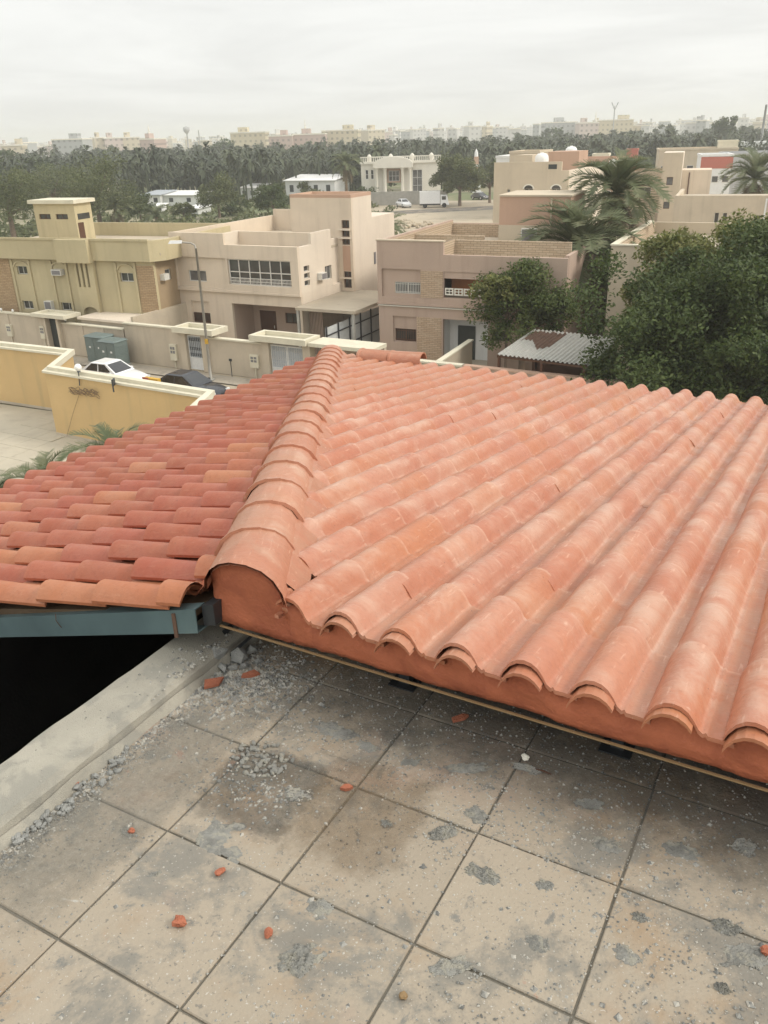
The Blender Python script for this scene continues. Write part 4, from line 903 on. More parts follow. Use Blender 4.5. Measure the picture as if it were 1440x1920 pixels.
holed('stone_panel', h, 'stone_courses', 'x', -.03, -.002, 2.82, 4.22, 4.0, 5.55); holed('stone_panel', h, 'stone_courses', 'x', .03, .058, 2.52, 4.12, 0, 2.82)
holed('niche_wall', h, 'tan_plaster', 'x', .18, .3, .94, 2.48, 1.2, 2.8, [(1.03, 2.42, 1.27, 2.02)]); window(h, 'x', .26, 1.03, 2.42, 1.27, 2.02, 2, 1, 'dark_wood', 'window_glass', bars=12)
box('balcony_wall', h, 'orange_panel', 4.27, 9.6, 1.35, 1.5, 3.9, 5.6); box('balcony_floor', h, 'roof_screed', 4.2, 9.7, .25, 1.5, 3.9, 4.05)
box('balcony_beam', h, 'tan_plaster', 4.27, 9.6, .05, .2, 5.16, 5.55)
for i in range(9):
    x = 4.33 + .58 * i; b = MB(); z0_, z1_ = 4.2, 4.60
    b.box(x, x + .52, .06, .16, z0_, z0_ + .07); b.box(x, x + .52, .06, .16, z1_ - .07, z1_); b.box(x, x + .07, .06, .16, z0_ + .07, z1_ - .07); b.box(x + .45, x + .52, .06, .16, z0_ + .07, z1_ - .07)
    b.box(x + .235, x + .285, .07, .15, z0_ + .07, z1_ - .07); b.box(x + .07, x + .45, .075, .145, 4.385, 4.43); b.build('rail_block', 'white_stone', h)
box('entrance_wall', h, 'white_paint', 4.2, 7.1, 1.3, 1.45, 0, 2.85); box('entrance_side', h, 'white_paint', 4.05, 4.2, .3, 1.3, 0, 2.8); box('entrance_side', h, 'white_paint', 7.03, 7.1, .3, 1.3, 0, 2.8)
d = box('door', h, 'dark_door', 4.75, 5.85, 1.22, 1.296, .15, 2.2); b = MB(); b.box(5.65, 5.69, 1.17, 1.22, 1.0, 1.2); b.build('handle', 'aluminium', d)
box('door_step', h, 'roof_screed', 4.2, 7.0, .0, 1.3, -.02, .15); window(h, 'x', .2, 7.25, 8.4, 1.7, 2.3, 2, 1, 'dark_wood', 'window_glass')
box('side_wall', h, 'tan_plaster', 0, .22, .3, 12.7, 0, 7.2); box('rear_wall', h, 'tan_plaster', .22, XR, 12.5, 12.7, 0, 7.0); box('side_wall', h, 'tan_plaster', XR - .22, XR, .3, 12.5, 0, 6.6)
b = MB(); b.box(.22, 4.24, .22, .3, 6.3, 7.16); b.box(.22, .32, .3, 12.5, 6.0, 7.1); b.box(4.04, 4.24, .3, 2.0, 6.2, 7.15); b.box(4.24, XR - .3, 2.0, 2.2, 6.2, 7.1); b.box(.3, 5.0, 5.2, 5.4, 6.1, 7.0); b.box(.3, XR - .3, 12.3, 12.498, 6.1, 6.95); b.build('inner_parapet', 'stone_courses_rough', h)
box('coping', h, 'beige_plaster', -.04, 4.28, -.04, .30, 7.2, 7.27); box('roof_slab', h, 'roof_screed', .22, XR - .22, .25, 12.5, 5.95, 6.1)
t = box('stair_room', h, 'salmon_plaster', 5.1, 9.7, 8.0, 12.2, 6.1, 9.1); box('lower_band', t, 'beige_plaster', 5.08, 9.72, 7.97, 7.998, 6.1, 7.37); box('coping', t, 'beige_plaster', 5.02, 9.78, 7.93, 12.27, 9.1, 9.2)
box('drain_pipe', t, 'beige_plaster', 8.45, 8.55, 7.88, 7.96, 6.1, 9.0)
air_conditioner(h, 6.8, 7.75, 7.2, 7.6, 6.45, 7.25); box('bracket', h, 'steel_dark', 6.85, 7.7, 7.25, 7.55, 6.1, 6.44)

# ------------------------------------------------------------------ walls along the opposite side of the street
WF = ((-27.6, 59.77, 0), R(-29.25))
def wall_thing(label, name='boundary_wall', cat='wall'): return thing(name, label, cat, WF[0], WF[1])
def capped_wall(p, mat, s0, s1, z, t=.25, capm='coping_stone', pil=0):
    box('wall_body', p, mat, s0, s1, 0, t, 0, z); box('coping', p, capm, s0 - .03, s1 + .03, -.07, t + .07, z, z + .09)
    if pil:
        n = int((s1 - s0) / pil)
        for k in range(1, n): box('pilaster', p, mat, s0 + k * (s1 - s0) / n - .12, s0 + k * (s1 - s0) / n + .12, -.05, -.002, 0, z)
def portal(p, s0, s1, z0, z1, y0=-.45, y1=1.1, mat='coping_stone'):
    """trough-like concrete frame over a gate"""
    b = MB(); b.box(s0, s1, y0, y0 + .22, z0, z1); b.box(s0, s1, y1 - .22, y1, z0, z1); b.box(s0, s0 + .25, y0 + .22, y1 - .22, z0, z1); b.box(s1 - .25, s1, y0 + .22, y1 - .22, z0, z1); b.box(s0 + .25, s1 - .25, y0 + .22, y1 - .22, z0, z0 + .08); return b.build('portal_frame', mat, p)
def meter_box(s, z0, z1, w, label):
    t = wall_thing(label, 'meter_cabinet', 'meter box'); box('cabinet', t, 'coping_stone', s, s + w, -.16, -.004, z0, z1)
    n = 2
    for i in range(2):
        for j in range(2): b = MB(); x = s + w * (.14 + .4 * i); z = z1 - (z1 - z0) * (.14 + .24 * j); b.box(x, x + w * .3, -.175, -.155, z - (z1 - z0) * .17, z); b.build('dial_window', 'ac_grille', t)
    box('conduit', t, 'coping_stone', s + w * .45, s + w * .55, -.08, -.006, 0, z0)
def iron_gate(s0, s1, z1, label, leaves=2):
    t = wall_thing(label, 'iron_gate', 'gate'); y = .08
    for k in range(leaves):
        a0, a1 = s0 + (s1 - s0) * k / leaves + .02, s0 + (s1 - s0) * (k + 1) / leaves - .02
        b = MB(); b.box(a0, a1, y - .03, y + .03, .05, .11); b.box(a0, a1, y - .03, y + .03, z1 - .06, z1); b.box(a0, a0 + .06, y - .03, y + .03, .11, z1 - .06); b.box(a1 - .06, a1, y - .03, y + .03, .11, z1 - .06); b.box(a0, a1, y - .031, y + .031, .75, .81)
        lf = b.build('gate_leaf', 'white_metal', t); box('sheet', lf, 'white_metal', a0 + .06, a1 - .06, y, y + .01, .11, .75); box('backing', lf, 'tank_grey', a0 + .06, a1 - .06, y + .012, y + .02, .81, z1 - .06)
        n = max(4, int((a1 - a0) / .14)); b = MB()
        for i in range(1, n): x = a0 + (a1 - a0) * i / n; b.tube([(x, y - .015, .78), (x, y - .015, z1 - .03)], .011, 5)
        for i in range(n):
            x = a0 + (a1 - a0) * (i + .5) / n
            for zc in (.98, 1.35, z1 - .25): b.tube([(x + .055 * math.cos(q), y - .022, zc + .085 * math.sin(q)) for q in np.linspace(0, 6.28, 11)], .008, 4, False)
        b.build('scrollwork', 'dark_door' if leaves == 1 else 'white_metal', lf)
t = wall_thing('olive plastered street wall with thin pilasters in front of the yellow house'); capped_wall(t, 'sand_wall', -6, 6.2, 2.35, pil=3.1); box('wall_body', t, 'sand_wall', 7.35, 13.0, 0, .25, 0, 2.05); box('coping', t, 'coping_stone', 7.3, 13.05, -.07, .32, 2.05, 2.13)
for s in (9.2, 11.1): box('pilaster', t, 'sand_wall', s, s + .2, -.05, -.002, 0, 2.05)
for s in (6.05, 7.25): box('gate_pier', t, 'sand_wall', s, s + .18, -.3, .35, 0, 2.42)
portal(t, 5.2, 8.3, 2.45, 2.68, -.5, 1.0)
g = wall_thing('dark green steel door under the concrete frame in the olive wall', 'street_gate', 'gate'); box('door_leaf', g, 'dark_door', 6.25, 7.22, .06, .12, .05, 2.4); b = MB(); b.box(7.05, 7.1, .0, .06, 1.0, 1.2); b.build('latch', 'aluminium', g)
for s, lab in ((1.5, 'small white globe lamp on the olive wall, leftmost of three'), (2.7, 'small white globe lamp on the olive wall, middle of three'), (7.75, 'small white globe lamp beside the dark green door frame')):
    t = wall_thing(lab, 'wall_lamp', 'lamp'); b = MB(); b.lathe([(.0, .20), (.06, .18), (.09, .1), (.06, .02), (.03, .0), (.0, 0)], 10, (s, .1, 2.47 if s < 6 else 2.2)); b.build('globe', 'globe_white', t); b = MB(); b.tube([(s, .1, 2.4 if s < 6 else 2.1), (s, .1, 2.49 if s < 6 else 2.22)], .025, 6); b.build('socket', 'steel_dark', t)
meter_box(1.95, .8, 1.6, .5, 'pale meter cabinet on the olive wall near the left picture edge'); meter_box(5.35, .9, 1.75, .45, 'pale meter cabinet left of the dark green street door'); meter_box(16.85, .5, 1.5, .5, 'pale meter cabinet on the cream wall left of the single white gate')
t = thing('garage', 'low flat garage block with pinkish roof between the yellow house and cream villa', 'garage', WF[0], WF[1]); box('wall', t, 'sand_wall', 8.8, 13.0, .5, 4.6, 0, 2.35); box('roof_slab', t, 'pinkcream_lit_plaster', 8.6, 13.3, .35, 4.8, 2.35, 2.5); box('side_wall', t, 'sand_wall', 13.3, 13.5, .5, 7.5, 0, 2.8)
t = wall_thing('cream street wall with two gate frames in front of the stair-tower villa'); capped_wall(t, 'sand_wall', 13.1, 17.7, 2.45); capped_wall(t, 'sand_wall', 19.85, 24.0, 2.08)
for s in (17.7, 19.4): box('gate_pier', t, 'sand_wall', s, s + .5, -.12, .4, 0, 2.32)
for s in (23.9, 26.75): box('gate_pier', t, 'sand_wall', s, s + .5, -.12, .4, 0, 2.3)
portal(t, 17.5, 20.6, 2.35, 2.68); portal(t, 23.3, 27.2, 2.33, 2.66)
box('wall_body', t, 'sand_wall', 27.25, 31.4, 1.0, 1.25, 0, 2.3); box('lintel', t, 'coping_stone', 27.25, 31.4, -.3, 1.3, 2.3, 2.5); box('garage_door', t, 'tan_plaster', 27.6, 31.0, .9, .996, 0, 2.25)
iron_gate(18.22, 19.38, 2.15, 'single white steel gate with dark scrollwork beside the street lamp', 1); iron_gate(24.42, 26.73, 2.1, 'double white gate with ornamental scrollwork, seen above the hip cap')
meter_box(23.0, .65, 1.42, .6, 'cream electricity meter cabinet left of the double white gate')
t = wall_thing('short dark signpost stub standing against the cream wall', 'marker_post', 'post'); b = MB(); b.tube([(21.72, -.35, 0), (21.72, -.35, 1.0)], .025, 6); b.build('pole', 'steel_dark', t); box('head_plate', t, 'steel_dark', 21.62, 21.82, -.37, -.33, .95, 1.1)
t = wall_thing('low brownish street wall with a reddish coping in front of the metal shed', 'boundary_wall'); capped_wall(t, 'sand_wall', 31.45, 36.5, 2.0); capped_wall(t, 'tan_plaster', 36.5, 47, 2.0, .25, 'salmon_plaster')
t = thing('courtyard_wall', 'narrow sloping courtyard wall running to the tan house entrance', 'wall', (.04, 51.92, 0), R(-25)); b = MB(); b.hexa([(6.3, -6.4, 0), (6.5, -6.4, 0), (6.5, -1.2, 0), (6.3, -1.2, 0)], [(6.3, -6.4, 1.9), (6.5, -6.4, 1.9), (6.5, -1.2, 1.9), (6.3, -1.2, 1.9)]); me = b.mesh('wall_body'); fix_normals(me); link('wall_body', me, 'sand_wall', t); box('coping', t, 'coping_stone', 6.24, 6.56, -6.4, -1.14, 1.9, 1.98)

# corrugated shed
t = thing('corrugated_shed', 'lean-to with corrugated metal sheet roof and a rusty corner patch', 'shed', (5.9, 41.4, 0), R(-34)); W_, D_ = 4.8, 5.1
skx = .42
for k in range(6):
    b = MB(); n = 14; x0, x1 = W_ * k / 6, W_ * (k + 1) / 6 + .03; dz = .012 * (k % 2)
    def q(x, y): ph = math.sin(x * 2 * math.pi / .23) * .045; return (x + skx * (y / D_) * -.6, y, 2.72 + .05 * y + ph + dz)
    xs = np.arange(x0, x1, .0383)
    for xa, xb in zip(xs, xs[1:]): b.quad(q(xa, 0), q(xb, 0), q(xb, D_), q(xa, D_), smooth=True)
    b.build('sheet', 'galvanised', t)
b = MB(); 
def q2(x, y): return (x + skx * (y / D_) * -.6, y, 2.72 + .05 * y + math.sin(x * 2 * math.pi / .23) * .045 + .02)
xs = np.arange(.15, 2.0, .0383)
for xa, xb in zip(xs, xs[1:]):
    e0, e1 = 2.4 + .7 * math.sin(xa * 3) + .3 * noise.noise(Vector((xa * 3, 0, 0))), 4.9 - .25 * abs(math.sin(xa * 5)); b.quad(q2(xa, e0), q2(xb, e0 + .06 * math.sin(xa * 40)), q2(xb, e1), q2(xa, e1), smooth=True)
b.build('rusty_sheet', 'rust', t)
for x, y in ((.1, .1), (2.4, .1), (4.6, .1), (0, 4.8), (4.5, 4.8)): box('post', t, 'dark_wood', x - .06, x + .06, y - .06, y + .06, 0, 2.70 + .05 * y)
box('beam', t, 'dark_wood', 0, 4.75, .05, .15, 2.56, 2.66); box('back_panel', t, 'dark_wood', -.2, 4.5, 4.9, 4.95, 0, 2.8)

# ------------------------------------------------------------------ yellow yard wall and what stands on it
yw = thing('yard_wall', 'tall ochre yellow yard wall with pale coping and zigzag plan', 'wall', (-15.9, 39.0, 0))
YP = [Vector(p) for p in ((-26, 47.45), (-16.0, 42.3), (-15.9, 39.0), (-7.4, 33.9), (-7.75, 31.4))]; O_ = Vector((-15.9, 39.0)); ZT = 3.12
def offs(P, d):
    out_ = []
    for i, p in enumerate(P):
        a = (P[i] - P[i - 1]).normalized() if i else (P[1] - P[0]).normalized(); c_ = (P[i + 1] - P[i]).normalized() if i < len(P) - 1 else a
        n1 = Vector((-a.y, a.x)); n2 = Vector((-c_.y, c_.x)); m_ = (n1 + n2); m_ = m_ / max(.35, m_.dot(n1)); out_.append(p + m_ * d)
    return out_
def wall_ribbon(name, mat, d0, d1, z0, z1):
    A, B = offs(YP, d0), offs(YP, d1); b = MB()
    for i in range(len(YP) - 1):
        l = [A[i] - O_, A[i + 1] - O_, B[i + 1] - O_, B[i] - O_]; b.hexa([(*p, z0) for p in l], [(*p, z1) for p in l])
    me = b.mesh(name); fix_normals(me); return link(name, me, mat, yw)
wall_ribbon('wall_body', 'yellow_wall', 0, .30, 0, ZT); wall_ribbon('coping', 'coping_stone', -.10, .42, ZT, ZT + .10); wall_ribbon('coping_ridge', 'coping_stone', .12, .42, ZT + .10, ZT + .26); wall_ribbon('skirting', 'sand_wall', -.03, -.003, 0, .14)
gp = YP[2] + (YP[3] - YP[2]) * .245
t = thing('globe_lamp', 'white globe lamp on a stem above the yellow yard wall', 'lamp', (gp.x, gp.y, 2.5)); b = MB(); b.lathe([(0, .17), (.09, .15), (.16, .06), (.17, 0), (.16, -.06), (.09, -.15), (0, -.17)], 16, (0, 0, 1.12)); b.build('globe', 'globe_white', t)
b = MB(); b.tube([(-.05, -.06, .28), (-.02, -.07, .6), (0, -.02, .95)], .025, 6); b.build('stem', 'steel_dark', t); b = MB(); b.lathe([(.09, 0), (.07, .06), (.03, .08)], 10, (0, 0, .90)); b.build('socket', 'steel_dark', t)
t = thing('cable_tangle', 'tangle of brown cables hanging on the yellow wall under the globe lamp', 'cables', (gp.x, gp.y, 2.0)); dr = (YP[3] - YP[2]).normalized()
for k in range(9):
    pts = []; ph = random.uniform(0, 6); amp = random.uniform(.1, .28)
    for i in range(16):
        q = i / 15; s = -.75 + 1.9 * q + .1 * math.sin(ph + 9 * q); z = .52 + amp * math.sin(ph + 5 * q + k) * .6 + .06 * math.sin(23 * q + k); pts.append((dr.x * s + dr.y * .08, dr.y * s - dr.x * .08 - .06, z))
    b = MB(); b.tube(pts, .011, 4, False); b.build('cable', 'wire_brown', t)
b = MB(); b.tube([(dr.x * -.1, dr.y * -.1 - .1, .5), (dr.x * -.9, dr.y * -.9 - .12, -.7), (dr.x * -1.6, dr.y * -1.6 - .2, -1.9)], .008, 4, False); b.build('cable', 'wire_brown', t)
gp = YP[2] + (YP[3] - YP[2]) * .52
t = thing('street_barrier', 'small yellow and red plastic barrier poking up behind the yard wall', 'barrier', (gp.x + .9, gp.y + 1.6, 0), R(-30)); b = MB(); b.hexa([(-.5, -.25, 0), (.5, -.25, 0), (.5, .25, 0), (-.5, .25, 0)], [(-.45, -.1, 3.3 * .9), (.45, -.1, 2.97), (.45, .1, 2.97), (-.45, .1, 2.97)]); b.build('barrier_shell', 'tarp_yellow', t); box('stripe', t, 'red_cladding', -.46, -.1, -.14, -.11, 2.7, 3.0)
t = thing('wall_bracket', 'short dark steel bracket clipped over the yellow wall coping', 'bracket', (gp.x - .35, gp.y - .1, ZT)); box('plate', t, 'steel_dark', -.03, .03, -.14, .2, .0, .30); box('hook', t, 'steel_dark', -.03, .03, -.16, -.12, -.25, .3)

# ------------------------------------------------------------------ street lamp, cabinets, cars
t = thing('street_lamp', 'slim single-arm street lamp in front of the cream wall', 'street lamp', (-9.94, 48.12, 0)); b = MB(); b.tube([(0, 0, 0), (0, 0, 1.2), (0, 0, 7.5)], [.10, .085, .06], 10); b.build('pole', 'lamp_pole', t)
b = MB(); b.tube([(0, 0, 7.45), (-.05, 0, 7.68), (-.25, -.05, 7.80), (-.75, -.1, 7.86)], .05, 8); b.build('arm', 'lamp_pole', t); b = MB(); b.hexa([(-1.45, -.22, 7.80), (-.7, -.2, 7.80), (-.7, .02, 7.80), (-1.45, .04, 7.80)], [(-1.35, -.17, 7.95), (-.7, -.14, 7.95), (-.7, -.04, 7.95), (-1.35, 0, 7.95)]); b.build('lamp_head', 'white_metal', t); b = MB(); b.box(-.2, .2, -.2, .2, 0, .12); b.build('base_block', 'concrete', t)
box('sticker', t, 'tarp_yellow', -.10, .10, -.10, -.082, 2.2, 2.5)
def cabinet(s, y, w, d, hgt, label):
    t = thing('transformer_cabinet', label, 'transformer', tuple(Matrix.Rotation(WF[1], 3, 'Z') @ Vector((s, y, 0)) + Vector(WF[0])), WF[1], 'transformer cabinets by the wall')
    box('plinth', t, 'concrete', -.05, w + .05, -.05, d + .05, 0, .15); box('housing', t, 'cabinet_green', 0, w, 0, d, .15, hgt); b = MB(); b.hexa([(-.06, -.06, hgt), (w + .06, -.06, hgt), (w + .06, d + .06, hgt), (-.06, d + .06, hgt)], [(.05, .05, hgt + .1), (w - .05, .05, hgt + .1), (w - .05, d - .05, hgt + .1), (.05, d - .05, hgt + .1)]); b.build('lid', 'cabinet_green', t)
    for i in range(2): p = box('door', t, 'cabinet_green', .04 + i * w / 2, w / 2 - .04 + i * w / 2, -.02, -.002, .2, hgt - .08); box('label_plate', p, 'white_metal', w * .2 + i * w / 2, w * .2 + .16 + i * w / 2, -.026, -.021, hgt * .6, hgt * .6 + .12)
    b = MB()
    for i in range(7): b.box(w + .001, w + .02, .08, d - .08, hgt * .45 + i * .1, hgt * .45 + .05 + i * .1)
    b.build('cooling_fins', 'cabinet_green', t)
cabinet(10.9, -1.35, 1.55, 1.0, 1.75, 'taller grey-green transformer cabinet behind the white car'); cabinet(12.5, -1.75, 1.35, 1.1, 1.65, 'shorter grey-green transformer cabinet with fins, nearer the dark car')
def car(s, y, paint, label, flip=False):
    loc = Matrix.Rotation(WF[1], 3, 'Z') @ Vector((s, y, 0)) + Vector(WF[0]); t = thing('parked_car', label, 'car', tuple(loc), WF[1] + (math.pi if flip else 0), 'cars parked along the street wall')
    prof = [(-2.25, .45, .70), (-2.2, .86, .80), (-1.5, .93, .86), (-1.3, .95, .87), (.9, .93, .87), (1.4, .86, .86), (2.1, .72, .80), (2.25, .5, .68)]     # x, top z, half width: front at +x
    b = MB(); rings = []
    for x, zt, hw in prof:
        k0 = len(b.v); b.v += [(x, -hw * .94, .24), (x, -hw, .5), (x, -hw * .96, zt - .06), (x, -hw * .82, zt), (x, hw * .82, zt), (x, hw * .96, zt - .06), (x, hw, .5), (x, hw * .94, .24)]; rings.append(k0)
    for a, c_ in zip(rings, rings[1:]):
        for j in range(8): j2 = (j + 1) % 8; b.f.append((a + j, c_ + j, c_ + j2, a + j2)); b.sm.append(True)
    b.f.append(tuple(rings[0] + j for j in range(8))); b.f.append(tuple(rings[-1] + 7 - j for j in range(8))); b.sm += [False, False]
    me = b.mesh('body'); fix_normals(me); link('body', me, paint, t)
    B4 = [(-1.75, .74, .93), (1.05, .76, .93)]; T4 = [(-1.0, .58, 1.40), (.15, .60, 1.42)]
    lo = [(-1.75, -.74, .92), (1.05, -.76, .92), (1.05, .76, .92), (-1.75, .74, .92)]; hi = [(-1.0, -.58, 1.40), (.18, -.60, 1.42), (.18, .60, 1.42), (-1.0, .58, 1.40)]
    b = MB(); b.hexa(lo, hi); cab = b.build('cabin', paint, t)
    b = MB(); b.hexa([(-1.03, -.60, 1.395), (.2, -.62, 1.415), (.2, .62, 1.415), (-1.03, .60, 1.395)], [(-.9, -.5, 1.45), (.05, -.5, 1.465), (.05, .5, 1.465), (-.9, .5, 1.45)]); b.build('roof_panel', paint, cab)
    def pane(nm, q, n_):
        n_ = Vector(n_) * .006; b = MB(); b.hexa([Vector(p) for p in q], [Vector(p) + n_ for p in q]); me = b.mesh(nm); fix_normals(me); link(nm, me, 'car_glass', cab)
    lerp = lambda a, c_, q: tuple(a[i] + (c_[i] - a[i]) * q for i in range(3))
    def face(a, b_, c_, d, m0=.07, m1=.93, n0=.12, n1=.92): return [lerp(lerp(a, b_, m0), lerp(d, c_, m0), n0), lerp(lerp(a, b_, m1), lerp(d, c_, m1), n0), lerp(lerp(a, b_, m1), lerp(d, c_, m1), n1), lerp(lerp(a, b_, m0), lerp(d, c_, m0), n1)]
    pane('windscreen', face(lo[1], lo[2], hi[2], hi[1]), (.5, 0, .8)); pane('rear_window', face(lo[3], lo[0], hi[0], hi[3]), (-.5, 0, .8))
    for sgn, (i, j) in ((-1, (0, 1)), (1, (3, 2))):
        pane('side_window', face(lo[i], lo[j], hi[j], hi[i], .10, .48), (0, sgn, .3)); pane('side_window', face(lo[i], lo[j], hi[j], hi[i], .52, .90), (0, sgn, .3))
    for x in (-1.35, 1.38):
        for sgn in (-1, 1):
            b = MB(); b.tube([(x, sgn * .68, .32), (x, sgn * .88, .32)], .32, 16); w_ = b.build('wheel', 'tyre_rubber', t); b = MB(); b.tube([(x, sgn * .875, .32), (x, sgn * .892, .32)], .2, 12); b.build('rim', 'aluminium', w_)
    for sgn in (-1, 1): box('headlight', t, 'white_metal', 2.12, 2.22, sgn * .6 - .14, sgn * .6 + .14, .58, .70); box('tail_light', t, 'red_cladding', -2.26, -2.2, sgn * .6 - .14, sgn * .6 + .14, .68, .82); box('mirror', t, paint, .62, .76, sgn * .86 - .08, sgn * .86 + .08, .93, 1.03)
    return t
car(16.4, -4.6, 'white_car_paint', 'white saloon car parked beside the transformer cabinets'); car(22.4, -4.9, 'dark_car_paint', 'black saloon car parked at the foot of the street lamp')
# ------------------------------------------------------------------ neighbours on the right and behind
h = thing('flat_roofed_house', 'sandy house with a wide flat roof and parapet behind the big green tree', 'house', (13.0, 47.9, 0), R(-25.6))
b = MB(); b.box(0, 16, 0, .25, 0, 7.0); b.box(0, .25, .25, 13.0, 0, 7.0); b.build('wall', 'beige_plaster', h); box('rear_wall', h, 'beige_plaster', 0, 16, 13.0, 13.25, 0, 7.0); box('roof_slab', h, 'roof_screed', .25, 16, .25, 13, 6.1, 6.25); box('coping', h, 'coping_stone', -.05, 16, -.05, .3, 7.0, 7.08); box('coping', h, 'coping_stone', -.05, .3, .3, 13.3, 7.0, 7.08)
box('roof_room', h, 'beige_plaster', 9.5, 15, 8.5, 12.5, 6.25, 7.6); b = MB(); b.box(0.25, .45, .3, 13, 6.25, 6.95); b.build('inner_parapet', 'stone_courses_rough', h)
t = thing('water_tank', 'square grey metal water tank on the flat roof by the right picture edge', 'water tank', (25.0, 53.2, 6.25), R(-25)); box('tank', t, 'tank_grey', 0, 1.25, 0, 1.1, .3, 1.6); box('stand', t, 'steel_dark', .05, 1.2, .05, 1.05, 0, .3); box('tank_lid', t, 'galvanised', .3, .8, .3, .8, 1.6, 1.68)
t = thing('roof_pier', 'salmon masonry pier cut by the right picture edge', 'wall', (28.6, 58.5, 0), R(-25)); box('pier_body', t, 'salmon_plaster', 0, 3.5, 0, 2.0, 0, 7.9); air_conditioner(t, -.75, -.1, -.1, .3, 6.6, 7.2)
h = thing('brown_house', 'long plain brown-beige house front with a few small windows, upper right', 'house', (27.5, 81.2, 0), R(-22))
holed('front_wall', h, 'sand_wall', 'x', 0, .3, 0, 15, 0, 7.05, [(6.9, 7.5, 4.7, 5.4), (3.6, 4.0, 4.6, 5.6), (4.3, 4.7, 4.6, 5.6), (10.5, 11.6, 4.6, 5.3)])
for q in ((6.9, 7.5, 4.7, 5.4), (3.6, 4.0, 4.6, 5.6), (4.3, 4.7, 4.6, 5.6), (10.5, 11.6, 4.6, 5.3)): window(h, 'x', .2, *q, 1, 1, 'aluminium', 'window_glass', .05, .05)
box('side_wall', h, 'beige_plaster', 0, .3, .3, 10, 0, 7.0); box('roof_slab', h, 'roof_screed', .3, 15, .3, 10, 6.3, 6.5); box('drain_pipe', h, 'white_paint', 7.7, 7.85, -.1, -.01, 2, 6.8)
h = thing('beige_house', 'beige block house with two small arched windows, tanks on its roof', 'house', (12.8, 95.66, 0), R(-27))
holes = [(3.4, 4.35, 6.55, 7.25), (6.35, 7.3, 6.55, 7.25), (1.55, 1.85, 6.85, 7.2), (5.3, 5.6, 6.75, 7.15)]
holed('front_wall', h, 'beige_plaster', 'x', 0, .3, 0, 8.08, 0, 9.0, holes); box('parapet', h, 'beige_plaster', 0, 7.3, 0, .25, 9.0, 9.85)
for q in holes: window(h, 'x', .2, *q, 2, 1, 'aluminium', 'window_glass', .05, .05)
for x0 in (3.4, 6.35):
    b = MB()
    for i in range(8):
        a0, a1 = math.pi * i / 8, math.pi * (i + 1) / 8; q = lambda a, r_: (x0 + .475 + r_ * math.cos(a), 7.25 + r_ * .75 * math.sin(a))
        b.hexa([(*q(a0, .475)[:1], -.06, q(a0, .475)[1]), (q(a1, .475)[0], -.06, q(a1, .475)[1]), (q(a1, .475)[0], -.003, q(a1, .475)[1]), (q(a0, .475)[0], -.003, q(a0, .475)[1])], [(q(a0, .62)[0], -.06, q(a0, .62)[1]), (q(a1, .62)[0], -.06, q(a1, .62)[1]), (q(a1, .62)[0], -.003, q(a1, .62)[1]), (q(a0, .62)[0], -.003, q(a0, .62)[1])])
    me = b.mesh('arch_hood'); fix_normals(me); o = link('arch_hood', me, 'white_stone', h); b = MB(); pts = [(x0 + .475 + .47 * math.cos(a), -.02, 7.25 + .35 * math.sin(a)) for a in np.linspace(0, math.pi, 9)]; b.quad(*pts); b.build('fan_pane', 'window_glass', o)
box('side_wall', h, 'pinkcream_lit_plaster', 7.85, 8.08, .3, 16, 0, 9.0); box('side_wall', h, 'beige_plaster', 0, .25, .3, 16, 0, 9.4); box('roof_slab', h, 'roof_screed', .25, 7.85, .3, 16, 8.3, 8.5); box('roof_room', h, 'salmon_plaster', 3.5, 7.0, 8, 12, 8.5, 10.6)  # right side painted paler than the front, as if sunlit
box('roof_room', h, 'beige_plaster', .8, 2.6, 5, 8, 8.5, 10.4); box('vent_hatch', h, 'dark_door', 5.9, 6.8, -.02, .0, 9.15, 9.6)
def dome_tank(px, py, Y, r, label, mat='tank_white'):
    p = at_y(px, py, Y); t = thing('water_tank', label, 'water tank', (p.x, p.y, p.z - r)); b = MB(); b.lathe([(0, 1.8 * r), (.6 * r, 1.72 * r), (.92 * r, 1.4 * r), (r, r), (r, .35 * r), (.9 * r, .1 * r), (0, 0.05 * r)], 16); b.build('tank_shell', mat, t); b = MB(); b.lathe([(.25 * r, 1.75 * r), (.25 * r, 1.86 * r), (0, 1.88 * r)], 8); b.build('tank_lid', mat, t)
dome_tank(1016, 298, 98, .75, 'round white water tank on the arched-window house roof'); dome_tank(1071, 284, 112, .75, 'white water tank on a stand behind the salmon rooftop room'); dome_tank(1150, 306, 108, .55, 'small white water tank right of the pale yellow rooftop box')
h = thing('tower_house', 'beige house with a slim square tower and small windows, right of the palms', 'house', (33.6, 124.5, 0), R(-20))
wn = [(3.2, 4.9, 4.0, 5.2), (.6, 1.3, 1.4, 2.0), (2.6, 4.2, 1.2, 2.3), (.3, .8, 4.4, 5.2)]
holed('front_wall', h, 'beige_plaster', 'x', 0, .3, -3, 6.2, 0, 7.3, wn)
for q in wn: window(h, 'x', .2, *q, 2, 1, 'aluminium', 'grey_glass', .06, .06)
box('parapet', h, 'stone_courses_rough', -3, 6.2, 0, .3, 7.3, 7.6); box('roof_slab', h, 'roof_screed', -3, 6.2, .3, 12, 6.9, 7.1)
t = box('stair_tower', h, 'pinkcream_lit_plaster', 6.2, 8.7, -2.3, 4.5, 0, 9.6); holed('front_panel', t, 'beige_plaster', 'x', -2.55, -2.3, 6.2, 8.7, 0, 9.6, [(6.9, 7.7, 5.6, 6.6), (6.8, 7.6, 2.6, 3.5)])  # tower's lit right side painted paler than its front panel
for z0_ in (5.6, 2.6): window(t, 'x', -2.4, 6.9 if z0_ > 5 else 6.8, 7.7 if z0_ > 5 else 7.6, z0_, z0_ + .95, 1, 1, 'dark_wood', 'grey_glass', .06, .06)
